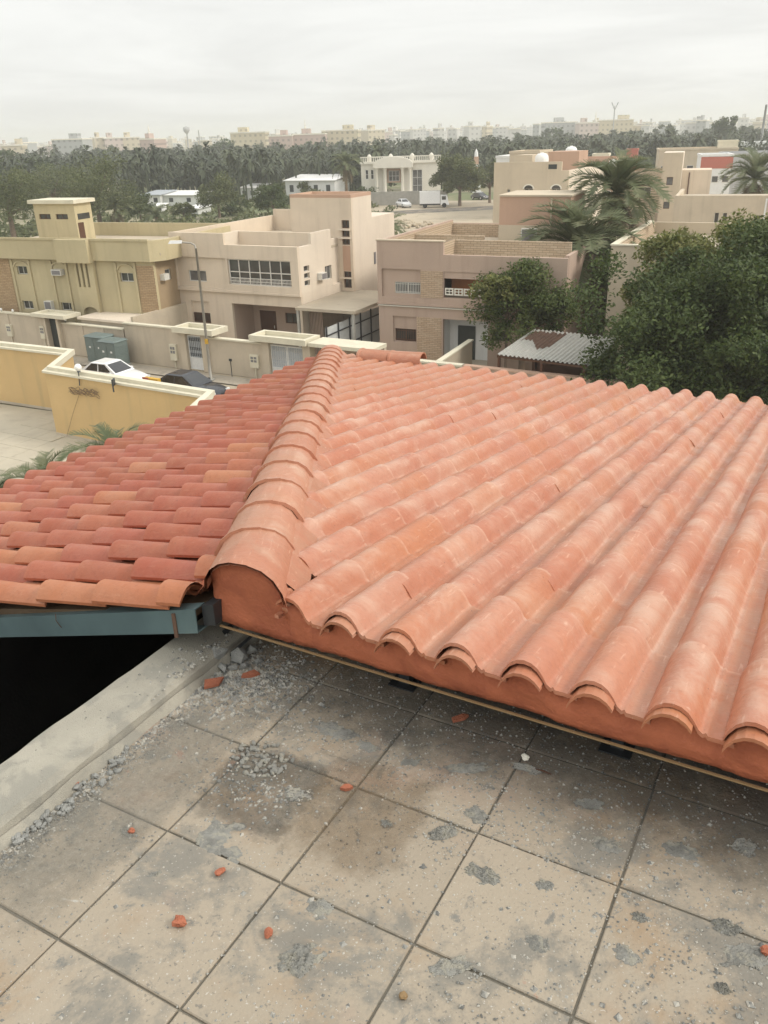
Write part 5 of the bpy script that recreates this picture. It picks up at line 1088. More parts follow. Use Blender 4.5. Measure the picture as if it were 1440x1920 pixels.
box('wing', h, 'cream_plaster', 8.7, 12.5, 0.5, 6, 0, 7.3); box('drain_pipe', h, 'dark_wood', 9.6, 9.75, .35, .48, 1, 7.0)
def block(px0, px1, pytop, Y, dep, mat, name, label, cat='building', rot=-18, top=None, wins=None, z0=0.0, hband=None):
    """flat-roofed block whose front spans the given columns at distance Y"""
    A = at_y(px0, pytop, Y); B_ = at_y(px1, pytop, Y); w_ = (B_ - A).length; zt = (A.z + B_.z) / 2
    t = thing(name, label, cat, ((A.x + B_.x) / 2, Y, z0), R(rot)); box('wall', t, mat, -w_ / 2, w_ / 2, 0, dep, 0, zt - z0 - .35); b = MB()
    hw = w_ / 2; zz_ = zt - z0; b.box(-hw - .1, hw + .1, -.1, .2, zz_ - .35, zz_); b.box(-hw - .1, hw + .1, dep - .2, dep + .1, zz_ - .35, zz_); b.box(-hw - .1, -hw + .2, .2, dep - .2, zz_ - .35, zz_); b.box(hw - .2, hw + .1, .2, dep - .2, zz_ - .35, zz_); b.build('parapet', top or mat, t)
    if hband: box('cladding', t, hband, -hw - .03, hw + .03, -.06, -.004, zz_ - 2.2, zz_ - .4)
    if wins:
        nx, nz, ww, wh = wins
        for i in range(nx):
            for j in range(nz):
                x = -hw + w_ * (i + .5) / nx; z = (zz_ - .6) * (j + .55) / nz + .2; f_ = box('window', t, 'window_rail', x - ww / 2 - .08, x + ww / 2 + .08, -.06, -.003, z - wh / 2 - .08, z + wh / 2 + .08); box('pane', f_, 'window_glass', x - ww / 2, x + ww / 2, -.075, -.061, z - wh / 2, z + wh / 2)
    return t
block(1318, 1374, 289, 150, 8, 'white_paint', 'clad_house', 'white house with red roof cladding beside the grey block', 'house', -15, None, (3, 1, .9, .9), hband='red_cladding')
block(1372, 1470, 286, 165, 12, 'grey_wall', 'grey_block', 'plain grey concrete block at the right picture edge', 'building', -12)
block(1112, 1141, 288, 132, 3.5, 'coping_stone', 'roof_box', 'pale yellow cube-shaped stair room rising over the rooftops', 'building')
block(1176, 1196, 279, 185, 4, 'red_cladding', 'red_tower', 'small red and white striped tower block above the dark trees', 'building')
block(1240, 1380, 278, 190, 12, 'beige_plaster', 'long_house', 'long low beige house behind the tower house', 'house', -15, None, (6, 1, 1.2, 1.0))
block(1350, 1384, 263, 195, 6, 'coping_stone', 'stair_block', 'pale yellow stair block on the far long house', 'building')
block(1392, 1475, 266, 260, 16, 'white_paint', 'white_block', 'white apartment block below the lone dark tree at right', 'building', -10, None, (6, 2, 1.2, 1.0))
block(955, 1012, 283, 140, 8, 'beige_plaster', 'rear_house', 'tan flat house just behind the arched-window house', 'house', -25, None, (4, 1, .8, .8))
block(930, 958, 292, 150, 8, 'white_paint', 'white_house', 'small white house with dark windows left of the round tank', 'house', -25, None, (3, 1, .7, 1.0))
block(1060, 1155, 297, 118, 8, 'salmon_plaster', 'rear_house', 'salmon low house between the white tanks', 'house', -25, None, (4, 1, .7, .6))
p = at_y(893, 296, 205); t = thing('lattice_tower', 'small white and red tiered tower at the edge of the palm grove', 'tower', (p.x, p.y, 0)); b = MB()
for k in range(6): b.box(-1.1 + .1 * k, 1.1 - .1 * k, -1.1, 1.1, 1.1 * k, 1.1 * k + .5)
b.build('tier', 'white_paint', t); b = MB(); b.box(-.5, .5, -.5, .5, 0, 7.6); b.build('core', 'salmon_plaster', t); p_ = MB(); p_.lathe([(.45, 7.4), (.4, 8.4), (.2, 8.9), (0, 9.3)], 10); p_.build('spire', 'white_paint', t)

# ------------------------------------------------------------------ white colonnaded mansion
A = at(678, 386, 0); h = thing('mansion', 'white classical mansion with tall columns and curved pediment', 'mansion', (A.x, A.y + 10, 0), R(-4)); Wm = 16.4
holes = [(.9, 1.5, 4.4, 6.2), (2.0, 2.6, 4.4, 6.2), (5.3, 8.3, 1.0, 6.3), (10.6, 12.6, 1.5, 6.0)]
holed('front_wall', h, 'white_stone', 'x', 0, .4, 0, Wm, 0, 7.6, holes)
box('red_infill', h, 'salmon_plaster', 5.3, 8.3, .3, .45, 3.6, 6.3); window(h, 'x', .2, .9, 1.5, 4.4, 6.2, 1, 2, 'white_metal', 'window_glass', .08, .1); window(h, 'x', .2, 2.0, 2.6, 4.4, 6.2, 1, 2, 'white_metal', 'window_glass', .08, .1); window(h, 'x', .25, 5.7, 7.9, 3.9, 5.9, 3, 2, 'white_metal', 'grey_glass', .08, .1); window(h, 'x', .25, 10.6, 12.6, 1.5, 6.0, 2, 3, 'white_metal', 'grey_glass', .08, .1)
box('side_wall', h, 'white_stone', Wm - .4, Wm, .4, 12, 0, 7.6); box('roof_slab', h, 'roof_screed', 0, Wm, .4, 12, 7.2, 7.4); box('cornice', h, 'white_stone', -.25, Wm + .25, -.35, .4, 7.3, 7.75)
for x in (3.3, 5.0, 8.6, 10.1):
    b = MB(); b.lathe([(.5, 0), (.5, .3), (.36, .5), (.33, 3), (.29, 6.1), (.42, 6.3), (.5, 6.55)], 12, (x, -1.9, 0)); b.build('column', 'white_stone', h)
box('entablature', h, 'white_stone', 2.7, 10.7, -2.4, -.0, 6.55, 7.15); box('portico_floor', h, 'white_stone', 2.6, 10.8, -2.6, 0, 0, .4)
b = MB()
for i in range(12):
    a0, a1 = math.pi * i / 12, math.pi * (i + 1) / 12; q = lambda a: (6.7 + 4.1 * math.cos(a), 7.15 + 1.5 * math.sin(a)); b.hexa([(q(a0)[0], -2.4, 7.15), (q(a1)[0], -2.4, 7.15), (q(a1)[0], -.4, 7.15), (q(a0)[0], -.4, 7.15)], [(q(a0)[0], -2.4, q(a0)[1]), (q(a1)[0], -2.4, q(a1)[1]), (q(a1)[0], -.4, q(a1)[1]), (q(a0)[0], -.4, q(a0)[1])])
me = b.mesh('pediment'); fix_normals(me); link('pediment', me, 'white_stone', h)
b = MB()
for i in range(40): x = .1 + (Wm - .2) * i / 39; b.box(x - .09, x + .09, -.1, .1, 7.75, 8.5)
b.box(-.1, Wm + .1, -.15, .15, 8.5, 8.68); o = b.build('balustrade', 'white_stone', h); o['kind'] = 'stuff'
for x in (1.5, 6.0, 10.5, 14.5): b = MB(); b.lathe([(.3, 7.4), (.5, 8.2), (.45, 8.7), (.2, 9.0), (0, 9.1)], 10, (x, 4, 0)); b.build('roof_urn', 'white_stone', h)
t = thing('mansion_wall', 'plain grey-beige garden wall in front of the columned mansion', 'wall', (A.x - .5, A.y, 0), R(-4)); box('wall_body', t, 'concrete', 0, 17.5, 0, .3, 0, 2.5); 
for i in range(8): box('pilaster', t, 'concrete', 2.2 * i, 2.2 * i + .3, -.08, -.003, 0, 2.55)
p = at(815, 388, 0); t = thing('box_truck', 'white box truck parked by the garden wall', 'truck', (p.x, p.y - 1.2, 0), R(-3)); box('cargo_box', t, 'white_car_paint', -2.9, .9, -1, 1, .75, 2.9); b = MB(); b.hexa([(1.0, -.95, .5), (2.6, -.95, .5), (2.6, .95, .5), (1.0, .95, .5)], [(1.0, -.9, 2.2), (2.2, -.9, 2.2), (2.2, .9, 2.2), (1.0, .9, 2.2)]); cb = b.build('cab', 'white_car_paint', t); box('side_window', cb, 'car_glass', 1.25, 2.0, -.96, -.93, 1.4, 2.0); box('chassis', t, 'steel_dark', -2.9, 2.5, -.5, .5, .45, .75)
for x in (-1.9, 1.7):
    for s_ in (-1, 1): b = MB(); b.tube([(x, s_ * .7, .42), (x, s_ * .98, .42)], .42, 14); b.build('wheel', 'tyre_rubber', t)
def far_car(px, py, paint, label, rz):
    src = [o for o in bpy.data.objects if o.name.startswith('parked_car') and o.parent is None][0]; c_ = copy_tree(src); p = at(px, py, 0); c_.location = (p.x, p.y, 0); c_.rotation_euler = (0, 0, R(rz)); c_['label'] = label; c_['group'] = 'cars on the far road'
    for ch in c_.children:
        if ch.data and ch.data.materials and ch.data.materials[0].name.endswith('car_paint') and paint != 'white_car_paint':
            ch.data = ch.data.copy(); ch.data.materials[0] = MAT[paint]
far_car(757, 388, 'white_car_paint', 'white car driving on the far road before the mansion wall', -70); far_car(900, 374, 'dark_car_paint', 'dark car far off under the trees right of the round tree', -60)
# heap of stones on the empty lot
for i in range(36):
    a_ = random.uniform(0, 6.28); q = random.random() ** .5; px, py = 768 + 42 * q * math.cos(a_), 421 + 7 * q * math.sin(a_)
    lump('boulder', px, py, random.uniform(.25, .6), 'sandy_ground', 'sandy boulder in the heap on the empty lot', 'boulder', 'boulders heaped on the empty lot', .7, 1, z=-.02)

# ------------------------------------------------------------------ sheds and low buildings in the fields
def shed(px0, px1, pybase, hgt, dep, mat, label, name='farm_shed', rot=-6, gable=False):
    A = at(px0, pybase, 0); B_ = at(px1, pybase, 0); t = thing(name, label, 'shed', (A.x, A.y, 0), math.atan2(B_.y - A.y, B_.x - A.x)); w_ = (B_ - A).length
    box('wall', t, 'white_paint' if mat != 'sand_wall' else 'sand_wall', 0, w_, 0, dep, 0, hgt * .8)
    b = MB(); b.hexa([(-.4, -.4, hgt * .8), (w_ + .4, -.4, hgt * .8), (w_ + .4, dep + .4, hgt), (-.4, dep + .4, hgt)], [(-.4, -.4, hgt * .8 + .15), (w_ + .4, -.4, hgt * .8 + .15), (w_ + .4, dep + .4, hgt + .15), (-.4, dep + .4, hgt + .15)]); b.build('shed_roof', mat, t)
    n = max(2, int(w_ / 3)); 
    for i in range(n): x = w_ * (i + .5) / n; box('opening', t, 'dark_door', x - .5, x + .5, -.03, -.004, .3 * hgt, .62 * hgt)
shed(268, 302, 387, 2.8, 6, 'tank_grey', 'short grey-roofed farm shed left of the long one'); shed(306, 372, 386, 2.6, 6, 'tank_white', 'long white-roofed farm shed in the fields behind the yellow house')
shed(537, 628, 372, 4.6, 8, 'tank_white', 'long white flat roof just behind the stair tower', 'warehouse'); shed(62, 138, 327, 4.5, 14, 'tank_white', 'white roofed hall among the trees at far left', 'warehouse')
shed(198, 260, 337, 3.4, 8, 'white_paint', 'row of low white stables at the grove edge'); shed(262, 290, 338, 4.0, 8, 'tank_grey', 'grey roofed barn at the end of the white stables'); shed(452, 482, 374, 3.0, 6, 'tank_white', 'small white shed among bushes left of the stair tower')
shed(508, 560, 330, 4.5, 9, 'sand_wall', 'sandy mud-brick block in front of the palm grove'); shed(620, 652, 328, 3.5, 8, 'tank_white', 'small white hut at the grove edge behind the tower'); shed(290, 303, 400, 1.6, 2, 'tank_white', 'tiny white pump hut in the field'); shed(345, 372, 402, 1.2, 5, 'tank_white', 'flat white cover sheets on the field'); shed(384, 401, 336, 3.2, 6, 'sand_wall', 'low clay hut at the foot of the palm grove'); shed(455, 478, 318, 5.0, 8, 'white_paint', 'white pillared hut inside the grove')

# ------------------------------------------------------------------ plants
def quads_mesh(name, V, tint, mat, parent=None):
    n = len(V); me = bpy.data.meshes.new(name); me.vertices.add(n * 4); me.vertices.foreach_set('co', V.reshape(-1).astype(np.float32)); me.loops.add(n * 4); me.loops.foreach_set('vertex_index', np.arange(n * 4, dtype=np.int32))
    me.polygons.add(n); me.polygons.foreach_set('loop_start', np.arange(0, n * 4, 4, dtype=np.int32)); me.polygons.foreach_set('loop_total', np.full(n, 4, dtype=np.int32)); me.update(calc_edges=True)
    a = me.attributes.new('tint', 'FLOAT', 'FACE'); a.data.foreach_set('value', tint.astype(np.float32)); return link(name, me, mat, parent)
def leaf_quads(C, size, asp=.5, up=.35):
    n = len(C); nr = rng.normal(size=(n, 3)); nr[:, 2] = np.abs(nr[:, 2]) + up; nr /= np.linalg.norm(nr, axis=1)[:, None]
    t = rng.normal(size=(n, 3)); a = np.cross(nr, t); a /= np.linalg.norm(a, axis=1)[:, None]; b_ = np.cross(nr, a); s = size * rng.uniform(.6, 1.35, n)
    a *= s[:, None]; b_ *= (s * asp)[:, None]; return np.stack([C - a, C + b_ - a * .1, C + a, C - b_ - a * .1], 1)
def crown_points(c0, rad, nclump, per, cr, shell=.5, flat=.8):
    P = []; K = []
    while len(K) < nclump:
        d = rng.normal(size=3); d /= np.linalg.norm(d); 
        if d[2] < -.55: continue
        r = shell + (1 - shell) * rng.random() ** .6; r *= 1 + .42 * noise.noise(Vector(d * 1.5 + np.array(c0) * 3.7 + np.array(rad))) + (.22 if rng.random() < .12 else 0); p = d * r * np.array(rad)
        if noise.noise(Vector(d * 2.3 + np.array(c0) + np.array(rad))) < -.22: continue
        K.append(p)
    K = np.array(K); 
    for k in K:
        n = int(per * rng.uniform(.5, 1.4)); g = rng.normal(size=(n, 3)); g /= np.linalg.norm(g, axis=1)[:, None]; g *= (rng.random(n) ** .45)[:, None] * cr * rng.uniform(.65, 1.3); g[:, 2] *= flat; P.append(k + g)
    return np.concatenate(P) + np.array(c0), K + np.array(c0)
def tree(loc, c0, rad, label, mat, nclump, per, cr, leaf, name='leafy_tree', trunk=.2, group=None, shell=.45, limbs=7):
    """c0 and rad in the tree's own coordinates"""
    t = thing(name, label, 'tree', loc, 0, group); P, K = crown_points(c0, rad, nclump, per, cr, shell); quads_mesh('crown', leaf_quads(P, leaf), rng.random(len(P)), mat, t)
    b = MB(); top = Vector(c0) - Vector((0, 0, rad[2] * .25)); b.tube([(0, 0, -.05), (top.x * .3, top.y * .3, top.z * .45), tuple(top)], [trunk * 1.25, trunk, trunk * .6], 8)
    for k in K[:: max(1, len(K) // limbs)][:limbs]:
        s0 = Vector((0, 0, 0)).lerp(top, .75); e = Vector(k); m_ = s0.lerp(e, .5) + Vector((0, 0, .12 * rad[2])); b.tube([s0, m_, e], [trunk * .5, trunk * .32, trunk * .1], 6, False)
    b.build('trunk', 'trunk_bark', t); return t
tree((16.6, 37.4, 0), (0, 0, 3.9), (6.9, 4.8, 4.9), 'big dense dark green tree filling the right edge beyond the roof', 'leaf_dark', 220, 430, 1.0, .105, trunk=.3, shell=.3)
tree((18.8, 41.0, 0), (0, 0, 6.6), (5.2, 2.6, 2.7), 'lighter yellow-green tree top behind the big dark tree', 'leaf_light', 130, 330, .85, .105, trunk=.26, shell=.4)
tree((13.9, 38.6, 0), (0, 0, 2.6), (2.2, 2.0, 2.5), 'dark shrubby tree beside the corrugated shed roof', 'leaf_dark', 55, 300, .7, .14, trunk=.16)
tree((20.0, 35.0, 0), (0, 0, 2.6), (3.6, 2.2, 2.8), 'dark low bush at the right picture edge below the big tree', 'leaf_dark', 70, 380, .8, .105, trunk=.16)
tree((14.6, 36.6, 0), (0, 0, 2.0), (2.4, 1.6, 2.2), 'dark low bush right of the corrugated shed, nearest the roof', 'leaf_dark', 50, 330, .7, .105, trunk=.13)
tree((14.9, 41.6, 0), (0, 0, 4.9), (2.9, 2.2, 3.4), 'loose yellow-green tree against the sandy house corner', 'leaf_light', 70, 260, .75, .105, trunk=.17)
tree((8.2, 47.3, 0), (0, 0, 3.7), (2.2, 2.0, 2.4), 'medium bushy green tree hiding the tan house balcony', 'leaf_mid', 64, 300, .80, .10, trunk=.17)
tree((7.2, 46.8, 0), (0, 0, 4.7), (1.3, 1.2, 1.1), 'light green outer spray of leaves before the tan house balcony', 'leaf_light', 22, 160, .5, .12, trunk=.08)

def frond_mesh(L_, droop, lift, nl, ll, name):
    """a feathered palm leaf growing along +X"""
    b = MB(); pts = []
    for i in range(13): s = i / 12; a = lift - (lift + droop) * s ** 1.25; pts.append((s, a))
    P = [Vector((0, 0, 0))]
    for i in range(1, 13): a = pts[i][1]; P.append(P[-1] + Vector((math.cos(a), 0, math.sin(a))) * (L_ / 12))
    b.tube(P, [.035 * (1 - .85 * i / 12) + .004 for i in range(13)], 4, False)
    for i in range(nl):
        s = .12 + .88 * i / (nl - 1); f_ = s * 12; k = min(11, int(f_)); c_ = P[k].lerp(P[k + 1], f_ - k); d = (P[k + 1] - P[k]).normalized()
        l_ = ll * (.45 + .75 * math.sin(math.pi * min(1, .12 + .8 * s))) * random.uniform(.85, 1.1)
        for sg in (-1, 1):
            q = (d * .75 + Vector((0, sg, 0)) * .72 + Vector((0, 0, .32 + random.uniform(-.12, .12)))).normalized(); e = c_ + q * l_ + Vector((0, 0, -.10 * l_)); w_ = d * .036 * (L_ / 2.5); b.quad(c_ - w_, c_ + w_, e + w_ * .3, e - w_ * .3)
    return b.mesh(name)
FR = [frond_mesh(2.8, .35, 1.2, 34, .55, 'frond'), frond_mesh(3.0, .75, .85, 34, .55, 'frond'), frond_mesh(2.7, 1.0, .35, 32, .5, 'frond')]
DRY = frond_mesh(2.4, 1.35, -.5, 26, .4, 'dry_frond')
for q in FR: q.materials.append(MAT['palm_leaf'])
DRY.materials.append(MAT['palm_dry'])
def date_palm(loc, hgt, label, nf=40, nd=14, sc_=1.0, lean=(0, 0), group=None, trunk_r=.24):
    t = thing('date_palm', label, 'palm tree', loc, 0, group); top = Vector((lean[0], lean[1], hgt)); b = MB(); pts = []; rr = []; n = max(4, int(hgt / .22))
    for i in range(n + 1): s = i / n; pts.append((lean[0] * s * s, lean[1] * s * s, hgt * s)); rr.append(trunk_r * (1.15 - .25 * s) * (1 + (.12 if i % 2 else -.05)))
    b.tube(pts, rr, 10); b.build('trunk', 'palm_bark', t)
    for k in range(nf + nd):
        if k < nf: q = k / nf; me = FR[0 if q < .35 else (1 if q < .7 else 2)]; nm = 'frond'; tilt = R(18) * (1 - q) - R(14) * q
        else: me = DRY; nm = 'dry_frond'; tilt = R(-12)
        o = bpy.data.objects.new(nm, me); COL.objects.link(o); o.parent = t; o.location = top + Vector((0, 0, random.uniform(-.25, .1) - (.25 if k >= nf else 0))); o.rotation_euler = (random.uniform(-.25, .25), -tilt + random.uniform(-.18, .18), k * 2.39996 + random.uniform(-.2, .2)); o.scale = [sc_ * random.uniform(.85, 1.12)] * 3
    return t
date_palm((13.2, 52.6, 0), 6.3, 'tall date palm with a skirt of dry fronds beside the tan house', 58, 28, 1.38, (-.9, .2)); date_palm((15.6, 57.6, 0), 9.0, 'taller date palm behind, its crown before the beige house', 56, 18, 1.22, (.1, 0))
date_palm((14.3, 53.4, 0), 3.8, 'short thick palm at the foot of the two tall palms', 26, 16, .85)
date_palm((41.0, 96, 0), 7.4, 'date palm at the right edge before the grey block', 40, 10, 1.5)
date_palm((2.2, 76, 0), 3.0, 'small palm showing beside the cream villa rear wing', 30, 6, 1.0); date_palm((1.0, 83, 0), 4.6, 'palm tuft above the cream villa rear wing', 26, 6, .9); date_palm((-5.2, 168, 0), 7.8, 'slim palm left of the mansion front', 34, 12, 1.2)
date_palm((-8.3, 24.6, 0), 3.95, 'yard palm with yellowish fronds over the left roof edge, right one of three', 24, 3, .6); date_palm((-10.7, 24.9, 0), 2.9, 'yard palm with grey-green fronds over the left roof edge, middle one', 26, 3, .6); date_palm((-12.7, 24.6, 0), 2.35, 'yard palm at the left picture edge, leftmost of three', 24, 3, .6)
# trees standing apart in the middle distance
MARKS = ((60, 'the left picture edge'), (125, 'the grey six-window block'), (210, 'the pink house'), (300, 'the minaret spire'), (360, 'the water tower'), (465, 'the left yellow block'), (555, 'the small minaret'), (640, 'the right yellow block'), (745, 'the white mansion'), (865, 'the round tree'), (960, 'the beige house'), (1050, 'the pale grey slab'), (1153, 'the forked mast'), (1250, 'the tower house'), (1350, 'the lone dark tree'), (1440, 'the right picture edge'))
def near_mark(px): return min(MARKS, key=lambda m_: abs(m_[0] - px))[1]
def town_label(px, mt_, Y):
    return '%s flat-roofed %s house on the hazy horizon near %s' % ({'town_white': 'white', 'town_cream': 'cream', 'town_grey': 'grey', 'town_pink': 'pinkish'}[mt_], 'nearer' if Y < 900 else ('small far' if Y > 1350 else 'distant'), near_mark(px))
def field_label(px, py):
    return '%s field tree before the palm grove, below %s' % ('nearer bushy' if py > 372 else ('mid-field' if py > 348 else 'far small'), near_mark(px))
def px_tree(px, py, hpx, wpx, mat, label, group=None, per=110, name='leafy_tree', ncl=None):
    p = at(px, py, 0); k = (p - Vector((0, 0, CAM_Z))).dot(F_) / FPX; hh, ww = hpx * k, wpx * k
    tree((p.x, p.y, -.03), (0, 0, hh * .57), (ww * .5, ww * .5, hh * .43), label, mat, ncl or int(16 + wpx * .32), per, ww * .16, max(.12, 2.1 * k), name, max(.1, hh * .035), group, .35, 5)
px_tree(862, 386, 84, 88, 'leaf_olive', 'round olive-green tree standing right of the mansion', None, 260, ncl=70)
px_tree(918, 380, 70, 40, 'leaf_olive', 'slender tree squeezed between the round tree and the beige house'); px_tree(773, 372, 30, 22, 'leaf_dark', 'small dark tree in front of the mansion columns')
px_tree(412, 408, 66, 78, 'leaf_olive', 'broad olive tree in the field left of the stair tower', None, 150); px_tree(515, 412, 62, 62, 'leaf_dark', 'dark tree just left of the stair tower', None, 150); px_tree(345, 412, 28, 40, 'leaf_olive', 'low bush before the long white shed')
px_tree(190, 432, 118, 135, 'leaf_olive', 'tall olive tree right behind the yellow stair room', None, 170); px_tree(28, 452, 130, 130, 'leaf_olive', 'large tree at the left picture edge behind the yellow house', None, 170); px_tree(105, 405, 88, 110, 'leaf_olive', 'bushy tree left of the yellow stair room', None, 150); px_tree(265, 418, 50, 60, 'leaf_dark', 'low dark bush right of the yellow stair room')
px_tree(60, 380, 74, 100, 'leaf_dark', 'darker tree deeper in the left tree cluster'); px_tree(150, 372, 60, 110, 'leaf_olive', 'wide tree far behind the yellow stair room'); px_tree(20, 352, 62, 60, 'leaf_dark', 'tall dark tree at the far left of the grove')
date_palm(tuple(at(296, 432, 0)), 2.0, 'small palm behind the olive parapet', 26, 4, 1.0); date_palm(tuple(at(222, 432, 0)), 3.2, 'young palm right behind the stair room', 26, 6, 1.1)
px_tree(1352, 300, 72, 48, 'leaf_dark', 'lone big dark tree on the skyline at right', None, 200, ncl=50); px_tree(1190, 318, 26, 60, 'leaf_dark', 'dark hedge-like tree above the tower house roof, left part'); px_tree(1240, 318, 30, 60, 'leaf_dark', 'dark hedge-like tree above the tower house roof, right part'); px_tree(1395, 352, 40, 60, 'leaf_dark', 'dark bush under the right-hand palm')
G = 'trees scattered over the fields'
for i in range(60):
    px = random.uniform(-20, 690); py = 330 + 75 * random.random() ** 1.3
    if py > 385 and 230 < px < 380: continue
    px_tree(px, py, random.uniform(16, 36), random.uniform(24, 60), random.choice(['leaf_olive', 'leaf_olive', 'leaf_dark']), field_label(px, py), G, 70, ncl=16)
# the palm grove: one dark mass far off
V = []; T_ = []
def grove_palm(x, y, hh, s, tv):
    n = 22; az = rng.uniform(0, 6.28, n); el = rng.uniform(-.75, 1.15, n); L_ = s * rng.uniform(.8, 1.15, n); c_ = np.array([x, y, hh])
    d = np.stack([np.cos(az) * np.cos(el), np.sin(az) * np.cos(el), np.sin(el)], 1); sd_ = np.stack([-np.sin(az), np.cos(az), np.zeros(n)], 1) * .17 * s; mid = c_ + d * (L_ * .6)[:, None]; tip = c_ + d * L_[:, None]; tip[:, 2] -= .42 * s
    V.append(np.stack([np.repeat(c_[None], n, 0), mid + sd_, tip, mid - sd_], 1)); T_.append(np.full(n, tv))
    r = .22; V.append(np.array([[(x - r, y, 0), (x + r, y, 0), (x + r * .7, y, hh), (x - r * .7, y, hh)]], float)); T_.append(np.array([0.0]))
for i in range(3800):
    Y = 205 + 260 * random.random() ** 1.4; X = random.uniform(-.56, .60) * Y
    if X > .02 * Y and Y < 222: continue
    nz_ = noise.noise(Vector((X / 28, Y / 28, 2)))
    if nz_ < -.32: continue
    if random.random() < .32 + nz_ * .5:                # a leafy tree among the palms
        rr_ = random.uniform(2.2, 4.2); n_ = 46; g_ = rng.normal(size=(n_, 3)); g_ /= np.linalg.norm(g_, axis=1)[:, None]; g_ *= rr_ * (rng.random(n_) ** .4)[:, None]; g_[:, 2] *= .8; V.append(leaf_quads(g_ + np.array([X, Y, rr_ * .9 + random.uniform(.5, 3.2)]), .75)); T_.append(np.clip(rng.normal(random.random(), .15, n_), 0, 1)); continue
    grove_palm(X, Y + random.uniform(-6, 6), random.uniform(4.0, 9.8) * (1.0 if random.random() < .92 else 1.15), random.uniform(1.9, 2.9), random.random())
o = quads_mesh('palm_grove', np.concatenate(V), np.concatenate(T_), 'leaf_grove'); o['kind'] = 'stuff'; o['label'] = 'dark dense palm grove stretching across the middle distance'; o['category'] = 'palm grove'
# undergrowth between field plots
P = []
for i in range(1100):
    Y = random.uniform(90, 235); X = random.uniform(-.56, .02) * Y; r = random.uniform(.6, 2.4); g = rng.normal(size=(26, 3)); g /= np.linalg.norm(g, axis=1)[:, None]; g *= r * (rng.random(26) ** .5)[:, None]; g[:, 2] = np.abs(g[:, 2]) * .6; P.append(g + np.array([X, Y, 0]))
P = np.concatenate(P); o = quads_mesh('field_scrub', leaf_quads(P, .42), rng.random(len(P)), 'leaf_olive'); o['kind'] = 'stuff'; o['label'] = 'low scrub and field greenery before the grove'; o['category'] = 'scrub'

# ------------------------------------------------------------------ the far town
def town_mat(name, col):
    mt, nt, b, Pn = base(name, .85, .2); tcn = nt.nodes.new('ShaderNodeTexCoord'); sw = nt.nodes.new('ShaderNodeVectorRotate'); sw.rotation_type = 'X_AXIS'; sw.inputs['Angle'].default_value = R(90); nt.links.new(tcn.outputs['Object'], sw.inputs['Vector'])
    bt = nt.nodes.new('ShaderNodeTexBrick'); bt.offset = 0.0; bt.inputs['Scale'].default_value = 1.0; bt.inputs['Brick Width'].default_value = 3.2; bt.inputs['Row Height'].default_value = 3.1; bt.inputs['Mortar Size'].default_value = .95; bt.inputs['Mortar Smooth'].default_value = 0.0
    bt.inputs['Color1'].default_value = (*sc(col, .45), 1); bt.inputs['Color2'].default_value = (*sc(col, .6), 1); bt.inputs['Mortar'].default_value = (*col, 1); nt.links.new(sw.outputs[0], bt.inputs['Vector'])
    c_ = mixc(nt, smooth(nt, noise_tex(nt, Pn, .06, 3), .35, .7, (0, .35)), bt.outputs['Color'], col); nt.links.new(c_, b.inputs['Base Color']); MAT[name] = mt
for nm, col in (('town_white', (.62, .61, .58)), ('town_cream', (.60, .53, .40)), ('town_yellow', (.58, .51, .36)), ('town_grey', (.42, .43, .42)), ('town_pink', (.58, .49, .44)), ('town_rose', (.50, .38, .33))): town_mat(nm, col)
def town(px0, px1, ytop_rel, Y, mat, label, group=None, dep=None, rot=None, top=True):
    """ytop_rel: pixels above (+) the local horizon"""
    px = (px0 + px1) / 2; w_ = (px1 - px0) / FPX * Y * 1.0; d_ = math.cos(PITCH); zt = CAM_Z + ytop_rel * Y / FPX * 1.1; p = at_y(px, 250, Y); dep = dep or random.uniform(8, 16)
    t = thing('town_building', label, 'building', (p.x, Y, 0), R(random.uniform(-30, 30)) if rot is None else R(rot), group)
    b = MB(); b.box(-w_ / 2, w_ / 2, 0, dep, 0, zt); b.build('wall', mat, t); b = MB(); b.box(-w_ / 2 - .3, w_ / 2 + .3, -.3, dep + .3, zt, zt + .7); b.build('parapet', 'white_stone', t)
    if top: x = random.uniform(-.3, .3) * w_; b = MB(); b.box(x - w_ * .14, x + w_ * .14, dep * .3, dep * .7, zt + .7, zt + 3.4); b.build('stair_room', mat, t)
    return t
town(96, 150, 4, 520, 'town_grey', 'grey six-window block standing out on the left skyline', None, 14, -5); town(434, 494, 6, 560, 'town_yellow', 'tall yellow apartment block on the skyline, left of the pair', None, 15, -4); town(606, 668, 5, 560, 'town_yellow', 'wide yellow apartment block on the skyline, right of the pair', None, 15, -6)
town(505, 545, 0, 540, 'town_rose', 'low block with terracotta red roof band between the yellow blocks'); town(552, 606, 1, 545, 'town_rose', 'second low red-roofed block beside the right yellow block'); town(1120, 1183, 8, 640, 'town_yellow', 'broad yellow building carrying the thin mast'); town(1024, 1078, 7, 620, 'town_grey', 'pale grey slab building right of centre on the skyline', None, 14, 0); town(1088, 1120, 5, 600, 'town_pink', 'pink striped building left of the mast building')
town(176, 196, 5, 560, 'town_cream', 'small yellow house right of the grey block'); town(196, 226, 4, 560, 'town_pink', 'pink house on the left skyline'); town(226, 258, 4, 565, 'town_cream', 'ochre house on the left skyline'); town(258, 288, 1, 540, 'town_rose', 'red fronted low house on the left skyline'); town(690, 722, 4, 590, 'town_cream', 'cream block at the end of the yellow blocks'); town(0, 34, -2, 480, 'town_cream', 'low ochre houses at the left end of the skyline')
G = 'pale houses of the far town'
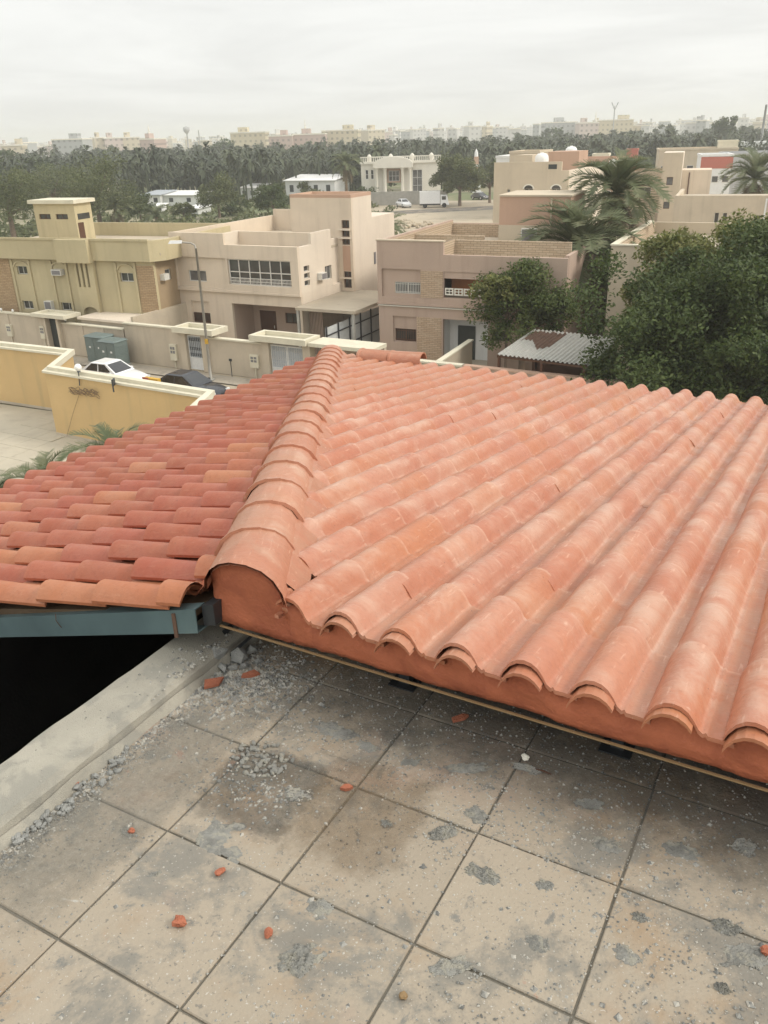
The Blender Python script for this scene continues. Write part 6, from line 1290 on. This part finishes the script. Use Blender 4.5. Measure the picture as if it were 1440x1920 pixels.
for i in range(280):
    px = -25 + 1490 * (i + random.random()) / 280; Y = random.uniform(560, 1700); r = px / 1440
    hi = random.uniform(-7, 2) + 2.5 * r + (2 if px > 700 else 0); w_ = random.uniform(8, 20) * (800 / Y) ** .4
    town(px - w_ / 2, px + w_ / 2, hi, Y, (mt_ := random.choice(['town_white', 'town_white', 'town_white', 'town_cream', 'town_grey', 'town_pink'])), town_label(px, mt_, Y), G, top=random.random() < .6)
G = 'trees among the far town'
for i in range(26):
    px = random.uniform(-10, 1450); Y = random.uniform(430, 520); p = at_y(px, 250, Y); hh = random.uniform(8, 13); tree((p.x, Y, 0), (0, 0, hh * .6), (hh * .42, hh * .42, hh * .38), 'dark tree among the far town houses near ' + near_mark(px), 'leaf_dark', 14, 60, hh * .16, .8, 'town_tree', .3, G, .35, 4)
def mast(px, pytop, Y, label, r, top=None):
    p = at_y(px, pytop, Y); t = thing('mast', label, 'mast', (p.x, Y, 0)); b = MB(); b.tube([(0, 0, 0), (0, 0, p.z)], [r, r * .6], 8); b.build('shaft', 'grey_wall', t)
    if top == 'fork': b = MB(); b.tube([(-2.2, 0, p.z + 2), (0, 0, p.z - 3), (2.2, 0, p.z + 2)], .4, 6); b.build('antenna', 'grey_wall', t)
    if top == 'bowl': b = MB(); b.lathe([(r, p.z - 4), (2.2, p.z - 2), (2.2, p.z), (0, p.z + .8)], 12); b.build('bowl', 'grey_wall', t)
    if top == 'spire': b = MB(); b.lathe([(r * 2.2, p.z * .6), (r * 2.4, p.z * .8), (r * .8, p.z), (0, p.z + 5)], 10); b.build('spire', 'white_stone', t)
mast(1153, 198, 640, 'thin forked antenna mast rising over the yellow building', .5, 'fork'); mast(349, 239, 620, 'slim water tower on the left skyline', .6, 'bowl'); mast(279, 246, 640, 'short minaret spire on the left skyline', .8, 'spire'); mast(372, 244, 650, 'thin chimney-like mast right of the water tower', .5); mast(1117, 222, 620, 'pale minaret left of the forked mast', .7, 'spire'); mast(1437, 196, 300, 'dark slender pole at the right picture edge', .55); mast(572, 236, 640, 'small minaret between the yellow blocks', .6, 'spire')

# ------------------------------------------------------------------ haze over the plain
b = MB(); b.box(-5600, 5600, -5600, 5600, -1.2, 47); o = b.build('haze', None); o['kind'] = 'stuff'; o['label'] = 'thin pale haze over the whole plain'; o['category'] = 'haze'
hm = bpy.data.materials.new('haze_air'); hm.use_nodes = True; hn = hm.node_tree; hn.nodes.remove(hn.nodes['Principled BSDF']); pv = hn.nodes.new('ShaderNodeVolumePrincipled'); pv.inputs['Color'].default_value = (.93, .94, .93, 1); pv.inputs['Density'].default_value = .0006; pv.inputs['Anisotropy'].default_value = .2
hn.links.new(pv.outputs[0], hn.nodes['Material Output'].inputs['Volume']); o.data.materials.append(hm)
